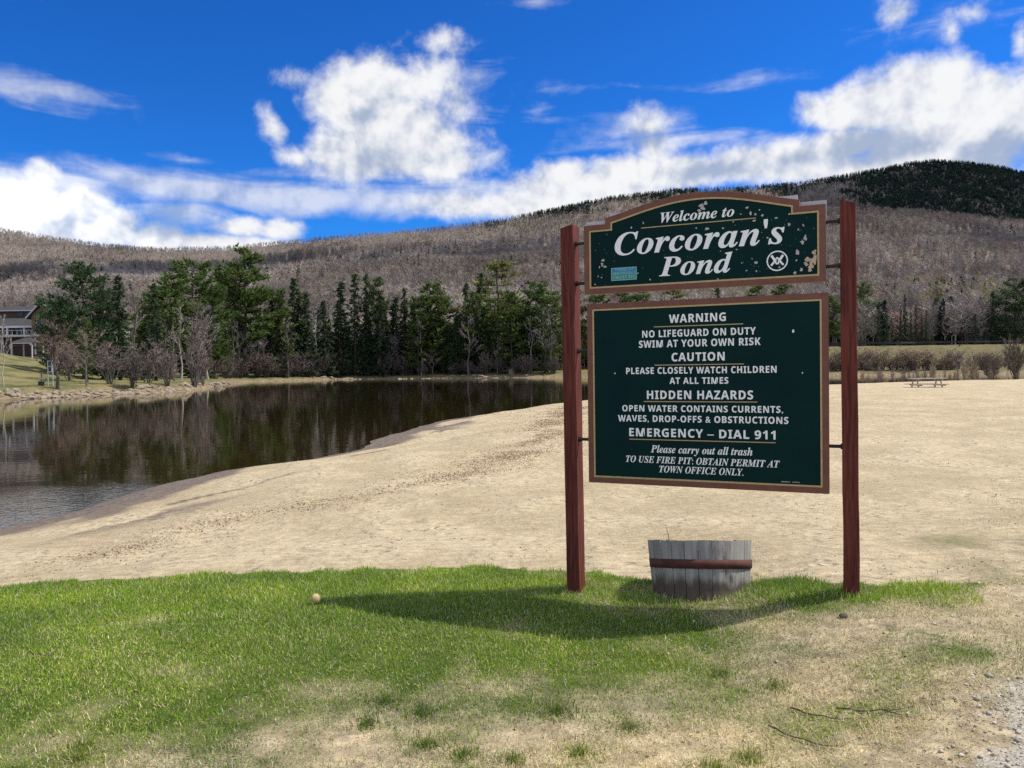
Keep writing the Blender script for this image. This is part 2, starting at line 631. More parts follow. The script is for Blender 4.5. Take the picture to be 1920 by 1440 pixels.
# ground material of the near side: lawn soil and straw, sand, wet sand, gravel
m_near, t, b = new_mat("near_ground")
v = objcoord(t)
aL, aG, aW, aV = (N(attr(t, k).outputs['Fac']) for k in ('lawn', 'green', 'wet', 'gravel'))
fine, mid, big = noise3(v, 90, 4, .7), noise3(v, 9, 5, .6), noise3(v, .9, 4, .55)
vs = objcoord(t, (.8, 2.6, 1))
streak = noise3(vs, 4.2, 7, .68, .4)
sand = mixc((big * .65 + mid * .35).ramp(.38, .62), (.43, .355, .228), (.56, .472, .318))
sand = mixc(streak.ramp(.54, .68) * .55, sand, (.33, .25, .16))
sand = mixc(fine.ramp(.62, .8) * .08, sand, (.28, .21, .14))
wetc = mixc(mid.ramp(.35, .65), (.155, .125, .10), (.225, .18, .14))
sand = mixc((aW + (mid - .5) * .55).ramp(.30, .60), sand, wetc)
soil = mixc(mid.ramp(.35, .65), (.38, .31, .20), (.56, .47, .31))
soil = mixc(fine.ramp(.5, .75) * .6, soil, (.12, .095, .06))
turf = mixc(mid.ramp(.3, .7), (.055, .085, .018), (.10, .13, .03))
lawn_c = mixc((aG * 1.15 - .1).clamp(), soil, turf)
grv = mixc(fine.ramp(.42, .62), (.36, .33, .28), (.62, .57, .49))
lawn_c = mixc((aV + (mid - .5) * .7).ramp(.4, .7), lawn_c, grv)
setc(t, b.inputs['Base Color'], mixc((aL + (mid - .5) * .4).ramp(.35, .65), sand, lawn_c))
b.inputs['Specular IOR Level'].default_value = 0.15
setc(t, b.inputs['Roughness'], 0.95 - aW * 0.35)
vor = node(t, 'ShaderNodeTexVoronoi', feature='SMOOTH_F1')
vor.inputs['Scale'].default_value = 3.4
vor.inputs['Smoothness'].default_value = .35
wv = node(t, 'ShaderNodeVectorMath', operation='ADD')
t.links.new(vs, wv.inputs[0])
wn_ = node(t, 'ShaderNodeTexNoise')
wn_.inputs['Scale'].default_value = 2.0
t.links.new(v, wn_.inputs['Vector'])
t.links.new(wn_.outputs['Color'], wv.inputs[1])
t.links.new(wv.outputs[0], vor.inputs['Vector'])
dent = N(vor.outputs['Distance'])
bumpy = streak * 1.0 + mid * .7 + fine * .05 + dent.ramp(.10, .45) * .7 * big.ramp(.46, .62)
add_bump(t, b, bumpy, .78, .10)

m_far, t, b = new_mat("far_ground")
v = objcoord(t)
sh = N(attr(t, 'shore').outputs['Fac'])
g1, g2 = noise3(v, .35, 5, .6), noise3(v, 2.2, 4, .6)
gr = mixc(g1.ramp(.38, .6), (.10, .115, .042), (.20, .175, .085))
gr = mixc(g2.ramp(.5, .75) * .5, gr, (.16, .12, .07))
sx_ = node(t, 'ShaderNodeSeparateXYZ')
t.links.new(v, sx_.inputs[0])
gr = mixc(N(sx_.outputs[0]).ramp(15.0, 30.0) * .75, gr, mixc(g2.ramp(.35, .65), (.115, .095, .055), (.175, .15, .085)))    # rough dead grass on the embankment
bank = mixc(g2.ramp(.35, .65), (.12, .085, .055), (.30, .25, .17))
setc(t, b.inputs['Base Color'], mixc((sh + (g2 - .5) * 3).ramp(.8, 2.6), bank, gr))
b.inputs['Roughness'].default_value = .95
b.inputs['Specular IOR Level'].default_value = .1
add_bump(t, b, g2, .6, .3)

m_hill, t, b = new_mat("hill_floor")
v = objcoord(t)
setc(t, b.inputs['Base Color'], mixc(noise3(v, .02, 6, .65).ramp(.35, .65), (.16, .138, .12), (.215, .185, .16)))
b.inputs['Roughness'].default_value = 1.0
b.inputs['Specular IOR Level'].default_value = 0.0
add_bump(t, b, noise3(v, .12, 5, .65), .8, 5.0)

sub_sheet("lawn", is_lawn, m_near)
sub_sheet("beach", is_beach, m_near)
sub_sheet("ground", is_far, m_far)
sub_sheet("hills", is_hill, m_hill)

# water
m_water, t, b = new_mat("pond_water")
c = node(t, 'ShaderNodeTexCoord')
mp = node(t, 'ShaderNodeMapping')
mp.inputs['Scale'].default_value = (1.0, 1.6, 1.0)
mp.inputs['Rotation'].default_value = (0, 0, .5)
t.links.new(c.outputs['Object'], mp.inputs[0])
w1, w2 = noise3(mp.outputs[0], 1.1, 3, .5), noise3(mp.outputs[0], 7.0, 3, .55, .4)
mb_ = node(t, 'ShaderNodeMapping')
mb_.inputs['Scale'].default_value = (1 / 1.9, 1 / 3.6, 1)
t.links.new(c.outputs['Object'], mb_.inputs[0])
dd = node(t, 'ShaderNodeVectorMath', operation='DISTANCE')
t.links.new(mb_.outputs[0], dd.inputs[0])
dd.inputs[1].default_value = (-7.5 / 1.9, 11.0 / 3.6, 0)
breeze = (N(dd.outputs['Value']) + (w1 - .5) * .7).ramp(1.25, .55)
hgt = w1 * .0030 + w2 * (breeze * .0042 + .0001)
bp = node(t, 'ShaderNodeBump')
bp.inputs['Strength'].default_value = 1.0
bp.inputs['Distance'].default_value = 1.0
t.links.new(hgt.v, bp.inputs['Height'])
t.links.new(bp.outputs[0], b.inputs['Normal'])
b.inputs['Base Color'].default_value = (.018, .011, .003, 1)
b.inputs['Roughness'].default_value = .035
b.inputs['IOR'].default_value = 1.333
gx = np.linspace(-170, 170, 60)
gy = np.linspace(-60, 215, 50)
wx, wy = np.meshgrid(gx, gy, indexing='ij')
wi = np.arange(60 * 50).reshape(60, 50)
wq = np.stack([wi[:-1, :-1], wi[1:, :-1], wi[1:, 1:], wi[:-1, 1:]], -1).reshape(-1, 4)
keep = (polydist(wx.ravel()[wq].mean(1), wy.ravel()[wq].mean(1), POND, True) < 9) | inpoly(wx.ravel()[wq].mean(1), wy.ravel()[wq].mean(1), POND)
wq = wq[keep]
wu, winv = np.unique(wq.ravel(), return_inverse=True)
tag(link("water", np_mesh("water", np.stack([wx.ravel()[wu], wy.ravel()[wu], 0 * wu], 1), winv.reshape(-1, 4), m_water, True)), kind='structure')

# clouds beyond the frame whose shadows lie on the hills
m_cloud, t, b = new_mat("cloud_white")
b.inputs['Base Color'].default_value = (.9, .9, .9, 1)
b.inputs['Roughness'].default_value = 1.0
b.inputs['Specular IOR Level'].default_value = 0.0


def heap_cloud(x, y, z, size, alt, seed):
    k = (alt - z) / SUN_DIR.z
    c0 = Vector((x, y, z)) + SUN_DIR * k
    rr = random.Random(seed)
    bm = bmesh.new()
    for i in range(46):
        f = rr.uniform(-1, 1)
        cx, cy = f * size[0], rr.uniform(-1, 1) * size[1] * math.sqrt(max(0, 1 - f * f))
        r_ = rr.uniform(.30, .52) * size[1] * (1.15 - .5 * abs(f))
        bmesh.ops.create_icosphere(bm, subdivisions=3, radius=r_, matrix=Matrix.Translation((cx, cy, rr.uniform(0, .5) * r_)) @ Matrix.Diagonal((1.25, 1.1, .62, 1)))
    for v_ in bm.verts:
        v_.co += Vector((math.sin(v_.co.y * .09 + v_.co.z * .13), math.sin(v_.co.x * .11 + 1), math.sin(v_.co.x * .08 + v_.co.y * .1))) * 5
    me_ = bpy.data.meshes.new('cloud')
    bm.to_mesh(me_)
    bm.free()
    me_.polygons.foreach_set('use_smooth', [True] * len(me_.polygons))
    o_ = link('cloud', me_, None, m_cloud)
    o_.location = c0
    tag(o_, kind='structure')


heap_cloud(1090, 1790, 430, (300, 290), 1700, 1)
heap_cloud(-300, 800, 130, (360, 70), 1250, 2)
heap_cloud(560, 770, 110, (150, 60), 1300, 3)

# ------------------------------------------------------------------ far-off woods, one mass each
rs = np.random.default_rng(11)


def rnd_dir(n, up=.0):
    d = rs.normal(size=(n, 3))
    d[:, 2] = np.abs(d[:, 2]) + up
    return d / np.linalg.norm(d, axis=1)[:, None]


def sliver(p, q, w):
    """triangles from points p to q, w wide at p: returns (n,3,3)"""
    d = q - p
    side = np.cross(d, rs.normal(size=d.shape))
    side /= np.linalg.norm(side, axis=1)[:, None] + 1e-9
    side *= np.asarray(w).reshape(-1, 1)
    return np.stack([p - side, p + side, q], 1)


def proto_bare(k, w=.012):
    """unit-height leafless tree: (tris, shade) arrays"""
    tr = sliver(np.array([[0, 0, 0.]] * 2), np.array([[.02, .01, .72]] * 2), np.array([.014, .014]))
    zz = rs.uniform(.28, .85, k)
    r0 = rs.uniform(0, .12, k)
    a = rs.uniform(0, 2 * np.pi, k)
    p = np.stack([r0 * np.cos(a), r0 * np.sin(a), zz], 1)
    d = rnd_dir(k, .7)
    ln = rs.uniform(.16, .34, k)
    q = p + d * ln[:, None] * np.array([1.0, 1.0, .8])
    q[:, 2] = np.minimum(q[:, 2], 1.02)
    tri = np.concatenate([tr, sliver(p, q, np.full(k, w))])
    sh = np.concatenate([np.full(2, 1.2), rs.uniform(.88, 1.12, k)])
    return tri, sh


def proto_cone(k, w=.03, wide=.19):
    z = rs.uniform(.06, .97, k) ** .9
    a = rs.uniform(0, 2 * np.pi, k)
    L = wide * (1 - z) ** .8 * rs.uniform(.7, 1.15, k) + .012
    p = np.stack([0 * z, 0 * z, z + .03], 1)
    q = np.stack([L * np.cos(a), L * np.sin(a), z - .35 * L], 1)
    tri = np.concatenate([sliver(q, p, np.full(k, w) + .25 * L), sliver(np.array([[0, 0, .8]] * 2), np.array([[0, 0, 1.]] * 2), np.array([.02, .02]))])
    return tri, np.concatenate([rs.uniform(.55, 1.3, k), np.ones(2)])


def bake(name, lists, mat, label, cat):
    """lists of (proto set, positions, heights, widths, colours) baked to one mesh"""
    VV, CC = [], []
    for protos, pos, hh, ww, cc in lists:
        pick = rs.integers(0, len(protos), len(pos))
        yaw = rs.uniform(0, 2 * np.pi, len(pos))
        for k, (tri, sh) in enumerate(protos):
            s_ = np.where(pick == k)[0]
            if not len(s_):
                continue
            co, si = np.cos(yaw[s_])[:, None, None], np.sin(yaw[s_])[:, None, None]
            T = tri[None]
            X = (T[..., 0] * co - T[..., 1] * si) * (hh[s_] * ww[s_])[:, None, None] + pos[s_, 0][:, None, None]
            Yc = (T[..., 0] * si + T[..., 1] * co) * (hh[s_] * ww[s_])[:, None, None] + pos[s_, 1][:, None, None]
            Z = T[..., 2] * hh[s_][:, None, None] + pos[s_, 2][:, None, None]
            VV.append(np.stack([X, Yc, Z], -1).reshape(-1, 3).astype(np.float32))
            c3 = cc[s_][:, None, None, :] * sh[None, :, None, None]
            CC.append(np.broadcast_to(c3, (len(s_), len(tri), 3, 3)).reshape(-1, 3).astype(np.float32))
    V, Cc = np.concatenate(VV), np.concatenate(CC)
    me = np_mesh(name, V, np.arange(len(V)).reshape(-1, 3), mat, False, None, Cc)
    return tag(link(name, me), label, cat, kind='stuff')


m_twig = col_mat("twigs", .9, .0, .05)
m_needle = col_mat("needles", .75, .15, .15)
BARE = np.array([(.315, .278, .255), (.34, .302, .27), (.285, .258, .25), (.305, .27, .262), (.37, .338, .275), (.335, .28, .255)])
CONI = np.array([(.022, .036, .026), (.030, .048, .028), (.020, .034, .030)])


def hill_points(n, y0, y1, power=2.0):
    u = rs.random(n)
    y = (y0 ** power + u * (y1 ** power - y0 ** power)) ** (1 / power)
    x = rs.uniform(-.80, .80, n) * y
    return x, y


hx, hy = hill_points(19000, 265, 930, 1.7)
bx, by = hill_points(46000, 1180, 1950, 2.0)
px_, py_ = np.concatenate([hx, bx]), np.concatenate([hy, by])
hz_, _, _ = height(px_, py_)
sl = (hz_ + 14 - 2) / py_
vis = (py_ < 1000) | (sl > np.interp(px_ / py_, *FRONT) - .004)
px_, py_, hz_ = px_[vis], py_[vis], hz_[vis]
tx_ = px_ / py_
patch = fbm(px_ / 60, py_ / 60, 4)
patch2 = fbm(px_ / 150 + 7, py_ / 150 + 3, 4)
rel = (hz_ - 2) / py_ / np.interp(tx_, *SKYLINE)
p_con = .02 + .16 * S(.58, .70, patch)
far_ = py_ > 1100
p_con = np.where(far_ & (tx_ > -.06), .10 + .85 * S(.90, .98, rel + (patch - .5) * .16) * S(-.06, .02, tx_), p_con)
p_con = np.where(far_ & (tx_ > .36), .12 + .86 * S(.41, .47, tx_ + (patch - .5) * .22) * S(.60, .72, rel + (patch - .5) * .2), p_con)
con = rs.random(len(px_)) < p_con
ci = rs.integers(0, len(BARE), len(px_))
tone = np.clip((patch2 - .5) * 3.0 + (patch - .5) * 2.0, -.6, .6)[:, None]
bc = BARE[ci] * (1 + tone * .6) * rs.uniform(.88, 1.12, (len(px_), 1))
budding = (rs.random(len(px_)) < .30 * S(.5, .3, rel) * S(.42, .55, patch))
bc[budding] = np.array([.30, .285, .16]) * rs.uniform(.8, 1.15, (budding.sum(), 1))
ruddy = (rs.random(len(px_)) < .10)
bc[ruddy] = np.array([.27, .19, .17]) * rs.uniform(.8, 1.15, (ruddy.sum(), 1))
cc_ = CONI[rs.integers(0, 3, len(px_))] * rs.uniform(.8, 1.25, (len(px_), 1))
hh_ = rs.uniform(10, 14.5, len(px_)) * np.where(far_, .82, 1.0)
P_ = np.stack([px_, py_, hz_ - .4], 1)
pb = [proto_bare(80, .0085) for _ in range(5)]
pc = [proto_cone(30) for _ in range(4)]
ww_ = rs.uniform(.85, 1.3, len(px_))
# close spruce on the right hand summit and along the ridge
kx, ky = hill_points(60000, 1250, 1960, 2.0)
kz = height(kx, ky)[0]
kt = kx / ky
kp = fbm(kx / 60, ky / 60, 4)
krel = (kz - 2) / ky / np.interp(kt, *SKYLINE)
kw = S(.39, .50, kt + (kp - .5) * .30) * S(.58, .74, krel + (kp - .5) * .3) * (.55 + .45 * S(.3, .5, kp))
kw = np.maximum(kw, .75 * S(-.06, .02, kt) * S(.92, .99, krel + (kp - .5) * .14) * S(.35, .6, kp))
kk = (rs.random(len(kx)) < kw) & ((kz + 12) / ky > np.interp(kt, *FRONT) - .004)
kx, ky, kz = kx[kk], ky[kk], kz[kk]
KP = np.stack([kx, ky, kz - .5], 1)
kc = CONI[rs.integers(0, 3, len(kx))] * rs.uniform(1.1, 2.2, (len(kx), 1)) * np.array([.9, 1.0, 1.15])
pcw = [proto_cone(36, .045, .30) for _ in range(4)]
bake("hill_forest", [(pcw, KP, rs.uniform(7, 11.5, len(kx)), rs.uniform(.9, 1.4, len(kx)), kc), (pb, P_[~con], hh_[~con], ww_[~con], bc[~con]), (pc, P_[con], hh_[con] * .95, ww_[con], cc_[con])],
     m_twig, "bare grey brown forest with scattered dark evergreens covering the hills", "forest")

# wood between the shore trees and the hills
wn = 2600
wx_ = rs.uniform(-.72, .78, wn)
wy_ = 206 + 60 * rs.random(wn) ** 1.2
wx_ = wx_ * wy_
wz_, ws_, wnear = height(wx_, wy_)
ok = (ws_ > 6) & ~wnear & ((wx_ / wy_ > -.50) | (wy_ > 240))
wx_, wy_, wz_ = wx_[ok], wy_[ok], wz_[ok]
hh_ = rs.uniform(8, 14.5, len(wx_))
con = rs.random(len(wx_)) < np.where(wx_ / wy_ < .1, .30, .10) * S(-.5, -.34, wx_ / wy_)
bc = BARE[rs.integers(0, len(BARE), len(wx_))] * rs.uniform(.75, 1.2, (len(wx_), 1))
rd = (rs.random(len(wx_)) < .3 * S(.44, .5, wx_ / wy_) * S(.6, .54, wx_ / wy_))
bc[rd] = np.array([.30, .17, .16])
cc_ = CONI[rs.integers(0, 3, len(wx_))] * rs.uniform(.9, 1.6, (len(wx_), 1))
P_ = np.stack([wx_, wy_, wz_ - .3], 1)
pb2 = [proto_bare(130, .0085) for _ in range(5)]
pc2 = [proto_cone(110, .02) for _ in range(4)]
ww_ = rs.uniform(.8, 1.2, len(wx_))
bake("woodland", [(pb2, P_[~con], hh_[~con], ww_[~con], bc[~con]), (pc2, P_[con], hh_[con], ww_[con], cc_[con])],
     m_twig, "mixed bare and evergreen wood behind the shore trees", "forest")
# ------------------------------------------------------------------ trees, one thing each
m_bark = simple_mat("bark", (.105, .085, .068), .95, (.06, .05, .042), 3.0, (1, 1, .3), .5, .05)
m_pale = simple_mat("pale_bark", (.44, .42, .38), .85, (.26, .245, .22), 2.0, (1, 1, .5))
m_grey = simple_mat("grey_bark", (.17, .152, .138), .95, (.10, .09, .08), 2.0, (1, 1, .3))
m_leaf = col_mat("evergreen_needles", .7, .30, .2)
m_twigs = col_mat("bare_twigs", .9, .0, .05)
rt = random.Random(5)


def rvec(sc=1.0):
    return Vector((rt.gauss(0, 1), rt.gauss(0, 1), rt.gauss(0, 1))) * sc


class Tris:
    def __init__(s):
        s.v, s.c = [], []

    def sliver(s, p, q, w, col):
        d = q - p
        side = d.cross(rvec()).normalized() * w
        s.v += [tuple(p - side), tuple(p + side), tuple(q)]
        s.c += [col] * 3

    def tuft(s, p, d, ln, w, n, col, spread=.75):
        for _ in range(n):
            dd = (d + rvec(spread * .6)).normalized()
            k = rt.uniform(.7, 1.25)
            s.sliver(p, p + dd * ln * rt.uniform(.7, 1.2), w, (col[0] * k, col[1] * k, col[2] * k))

    def mesh(s, name, mat):
        return np_mesh(name, np.array(s.v), np.arange(len(s.v)).reshape(-1, 3), mat, False, None, np.array(s.c))


def mesh_pine(seed, clear=.30, half=.26, n_whorl=15, dens=1.0, col=(.098, .152, .045), flat=.25, ragged=.5):
    """unit-height broad pine: tiers of reaching limbs with tufts at their ends"""
    rt.seed(seed)
    tk, cr = MB(), Tris()
    pts = [Vector((rt.uniform(-.012, .012) * (k > 0), rt.uniform(-.012, .012) * (k > 0), k / 6)) for k in range(7)]
    tk.tube(pts, [.016 * (1 - .88 * k / 6) for k in range(7)], 6)
    for w in range(n_whorl):
        t = (w + rt.uniform(-.3, .3)) / n_whorl
        z = clear + (1 - clear) * max(0, t) * .985
        prof = (math.sin(math.pi * min(1, .25 + .75 * (1 - t))) ** .8 * .9 + .12) if t > .3 else (.75 + .8 * t)
        prof *= (1 - t) ** .25 if t > .7 else 1
        for b in range(rt.randint(3, 5)):
            if rt.random() > dens:
                continue
            L = half * prof * (1 - ragged * rt.random())
            a = rt.uniform(0, 6.283)
            out = Vector((math.cos(a), math.sin(a), 0))
            rise = flat * rt.uniform(.2, 1.3) + .55 * max(0, t - .55)
            p0 = Vector((0, 0, z))
            mid = p0 + out * L * .55 + Vector((0, 0, L * rise * .25))
            tip = p0 + out * L + Vector((0, 0, L * rise))
            tk.tube([p0, mid, tip], [.0048, .003, .0012], 3, False)
            nt = max(4, int(20 * L / half * 1.3))
            for k in range(nt):
                f = .28 + .75 * (k + rt.random()) / nt
                p = p0.lerp(mid, f * 2) if f < .5 else mid.lerp(tip, f * 2 - 1)
                p = p + Vector((rt.gauss(0, .014), rt.gauss(0, .014), rt.gauss(0, .006) + .006)) * (1 + L * 3)
                g = rt.uniform(.75, 1.3)
                cr.tuft(p, out * .7 + Vector((0, 0, .55)), .038, .0072, 5, (col[0] * g, col[1] * g, col[2] * g))
    cr.tuft(Vector((0, 0, .96)), Vector((0, 0, 1)), .05, .007, 8, col, .5)
    return tk, cr


def mesh_spruce(seed, half=.17, n=105, col=(.062, .102, .044), clear=.06, droop=.35, ragged=.35):
    """unit-height narrow spire of drooping boughs"""
    rt.seed(seed)
    tk, cr = MB(), Tris()
    tk.tube([(0, 0, 0), (0.004, 0, .5), (0, 0, .99)], [.016, .009, .002], 6)
    for b in range(n):
        t = (b + rt.random()) / n
        z = clear + (1 - clear) * t
        L = (half * (1 - t) ** .95 + .010) * (1 - ragged * rt.random())
        a = rt.uniform(0, 6.283)
        out = Vector((math.cos(a), math.sin(a), 0))
        p0 = Vector((0, 0, z))
        tip = p0 + out * L + Vector((0, 0, -droop * L + .25 * L * (t > .75)))
        if b % 3 == 0:
            tk.tube([p0, tip], [.0032, .001], 3, False)
        nt = max(3, int(13 * L / half))
        for k in range(nt):
            f = (k + rt.random()) / nt
            p = p0.lerp(tip, f) + rvec(.007)
            g = rt.uniform(.65, 1.35)
            cr.tuft(p, out + Vector((0, 0, -.35)), .032, .0075, 4, (col[0] * g, col[1] * g, col[2] * g), .8)
    cr.tuft(Vector((0, 0, .965)), Vector((0, 0, 1)), .035, .004, 6, col, .3)
    return tk, cr


def mesh_bare(seed, clear=.3, half=.2, limbs=14, twig_col=(.27, .235, .215), up=.9, lean=.0, stems=1, tw=.0026, wob=.03, rad=.014):
    """unit-height leafless tree; several stems make a shrub"""
    rt.seed(seed)
    tk, cr = MB(), Tris()
    for s in range(stems):
        a = rt.uniform(0, 6.283)
        sp = (half * rt.uniform(.15, .8)) if stems > 1 else 0
        top = Vector((math.cos(a) * sp + lean, math.sin(a) * sp, rt.uniform(.72, 1) if stems > 1 else .97))
        base = Vector((math.cos(a) * sp * .15, math.sin(a) * sp * .15, 0))
        pts = [base.lerp(top, k / 5) + Vector((rt.gauss(0, wob), rt.gauss(0, wob), 0)) * (0 < k) * .6 for k in range(6)]
        r0 = rad if stems == 1 else rad * .5
        tk.tube(pts, [r0 * (1 - .85 * k / 5) for k in range(6)], 5)
        nl = limbs if stems == 1 else max(3, limbs // 3)
        for l in range(nl):
            t = clear + (.97 - clear) * (l + rt.random()) / nl
            i = min(4, int(t * 5))
            p = pts[i].lerp(pts[i + 1], t * 5 - i)
            aa = rt.uniform(0, 6.283)
            L = half * (1.15 - .75 * (t - clear) / (1 - clear)) * rt.uniform(.6, 1.1) * (1 if stems == 1 else .7)
            d = (Vector((math.cos(aa), math.sin(aa), 0)) + Vector((0, 0, up * rt.uniform(.6, 1.3)))).normalized()
            q = p + d * L * .6
            e = q + (d + Vector((0, 0, .35)) + rvec(.15)).normalized() * L * .55
            tk.tube([p, q, e], [r0 * .32, r0 * .2, r0 * .08], 3, False)
            for k in range(7):
                f = rt.uniform(.25, 1)
                m = p.lerp(q, f * 2) if f < .5 else q.lerp(e, f * 2 - 1)
                d2 = (d + rvec(.45) + Vector((0, 0, .25))).normalized()
                n2 = m + d2 * L * rt.uniform(.3, .6)
                g = rt.uniform(.75, 1.25)
                c = tuple(x * g for x in twig_col)
                cr.sliver(m, n2, tw * 1.3, c)
                for j in range(6):
                    o = m.lerp(n2, rt.uniform(.2, 1))
                    d3 = (d2 + rvec(.5) + Vector((0, 0, .2))).normalized()
                    cr.sliver(o, o + d3 * L * rt.uniform(.14, .34), tw, c)
    return tk, cr


KINDS = {}


def kind(name, builder, count, bark, leaf, **kw):
    KINDS[name] = []
    for i in range(count):
        tk, cr = builder(100 * len(KINDS) + i, **kw)
        KINDS[name].append((tk.mesh(name + "_trunk", bark), cr.mesh(name + "_crown", leaf)))


kind('pine', mesh_pine, 3, m_bark, m_leaf, clear=.2, n_whorl=18)
kind('wide_pine', mesh_pine, 2, m_bark, m_leaf, clear=.05, half=.36, n_whorl=27, col=(.062, .112, .050), flat=.15, ragged=.3)
kind('tall_pine', mesh_pine, 2, m_bark, m_leaf, clear=.25, half=.22, n_whorl=18, ragged=.6, col=(.105, .162, .044))
kind('gold_pine', mesh_pine, 1, m_bark, m_leaf, clear=.35, half=.25, n_whorl=11, ragged=.5, col=(.21, .23, .08), flat=.1)
kind('bushy_pine', mesh_pine, 2, m_bark, m_leaf, clear=.10, half=.24, n_whorl=19, col=(.112, .160, .042))
kind('spruce', mesh_spruce, 3, m_bark, m_leaf, n=135)
kind('blue_spruce', mesh_spruce, 2, m_bark, m_leaf, half=.25, col=(.064, .108, .070), n=150)
kind('thin_spruce', mesh_spruce, 2, m_bark, m_leaf, half=.11, n=85, col=(.056, .088, .044))
kind('olive_spruce', mesh_spruce, 1, m_bark, m_leaf, half=.22, n=140, col=(.080, .095, .026), clear=.2)
kind('bare', mesh_bare, 4, m_grey, m_twigs)
kind('slim_bare', mesh_bare, 3, m_grey, m_twigs, clear=.45, half=.13, limbs=12)
kind('birch', mesh_bare, 3, m_pale, m_twigs, clear=.4, half=.15, limbs=13, twig_col=(.33, .29, .27), rad=.012)
kind('red_maple', mesh_bare, 1, m_grey, m_twigs, clear=.35, half=.24, limbs=18, twig_col=(.29, .18, .17), tw=.0030)
kind('apple', mesh_bare, 2, m_grey, m_twigs, clear=.25, half=.42, limbs=18, up=.6, twig_col=(.27, .215, .18), rad=.02, wob=.05)
kind('dark_bare', mesh_bare, 1, m_bark, m_twigs, clear=.25, half=.34, limbs=20, up=.8, twig_col=(.17, .125, .105), rad=.028, tw=.004)
kind('shrub', mesh_bare, 3, m_grey, m_twigs, clear=.15, half=.5, limbs=12, stems=13, twig_col=(.235, .18, .165), tw=.005, rad=.02)
kind('whips', mesh_bare, 2, m_grey, m_twigs, clear=.2, half=.22, limbs=9, stems=16, twig_col=(.33, .26, .235), tw=.0034, up=1.6)
kind('dark_shrub', mesh_bare, 2, m_bark, m_twigs, clear=.08, half=.48, limbs=15, stems=18, twig_col=(.17, .145, .125), tw=.007, rad=.02)
kind('tan_shrub', mesh_bare, 2, m_grey, m_twigs, clear=.15, half=.4, limbs=12, stems=16, twig_col=(.36, .29, .20), tw=.005, rad=.014, up=1.5)
EVER = ('pine', 'wide_pine', 'tall_pine', 'gold_pine', 'bushy_pine', 'spruce', 'blue_spruce', 'thin_spruce', 'olive_spruce')
SHRUB = ('shrub', 'whips', 'dark_shrub', 'tan_shrub')
_turn = random.Random(3)


def tree(kd, px, top, Y, label, group=None, wide=1.0, variant=None, yaw=None, cat=None, sink=.15):
    """a tree standing Y metres out, its foot on the ground, its tip as high as the photograph shows"""
    low = kd in SHRUB
    Y = float(Y)
    for _ in range(60):                                  # keep the foot on dry land
        x = ray(px, top).x * Y
        _, sd, nn = height(np.array([x]), np.array([Y]))
        if Y < 75 and px > 1500:
            if sd[0] > 1.0:
                break
            Y -= .5
            continue
        need = ((4.5 if low else 4.0 + (px * 7.3) % 5) if (low or kd in EVER) else 2.6 + (px * 3.7) % 11) if Y > 125 else (1.2 if low else 1.6)
        if nn[0] or sd[0] > need:
            break
        Y += 1.0
    ztop = EYE + ray(px, top).z * Y
    z0 = hz(x, Y) - sink
    h = ztop - z0
    ks = KINDS[kd]
    tk, cr = ks[variant if variant is not None else _turn.randrange(len(ks))]
    name = ('pine_tree' if 'pine' in kd else 'spruce_tree' if 'spruce' in kd else 'birch_tree' if kd == 'birch' else
            'shrub' if kd in SHRUB else 'bare_tree')
    r = empty(name, (x, Y, z0), _turn.uniform(0, 6.28) if yaw is None else yaw)
    r.scale = (h * wide, h * wide, h)
    tag(r, label, cat or ('shrub' if kd in SHRUB else 'tree'), group)
    link('stems' if kd in SHRUB else 'trunk', tk, r)
    link('twigs' if kd in SHRUB else 'crown', cr, r)
    return r


GE = "evergreens along the far shore"
# left bank
tree('wide_pine', 152, 497, 96, "broad dark pine in front of the lodge, the widest tree on the left bank", GE, 1.0, 0, 2.0)
tree('wide_pine', 108, 560, 101, "dark pine bough mass half hiding the lodge gable", GE, .8, 1, .5)
tree('spruce', 221, 516, 97, "pointed evergreen close on the right of the broad dark pine", GE, 1.15, 0)
tree('wide_pine', 192, 535, 99, "bushy evergreen squeezed between broad dark pine and pointed evergreen", GE, .55, 1)
tree('bushy_pine', 162, 596, 84, "small light green pine low in front of the broad dark pine", GE, .6, 0)
tree('spruce', 289, 533, 104, "nearly black spruce standing alone above the red shrubs", GE, 1.15, 1)
tree('tall_pine', 318, 512, 122, "green pine directly right of the nearly black spruce", GE, 1.3, 0)
tree('pine', 362, 488, 130, "tall fan topped pine above the many stemmed shrub clump", GE, 1.1, 0)
tree('pine', 398, 530, 140, "lower pine between fan topped pine and the tallest ragged pine", GE, 1.0, 1)
tree('tall_pine', 455, 464, 146, "tallest pine on the left shore with ragged branch ends", GE, 1.25, 1)
tree('bushy_pine', 430, 520, 150, "bushy pine filling in left of the tallest ragged pine", GE, .9, 1)
tree('spruce', 551, 520, 166, "dense spruce with a knobbly top right of the leaning white birch", GE, 1.15, 2)
tree('spruce', 572, 548, 168, "shorter spruce tucked against the knobbly topped spruce", GE, 1.1, 0)
tree('bushy_pine', 520, 552, 172, "dull green pine behind the grey birches left of the knobbly spruce", GE, .9, 0)
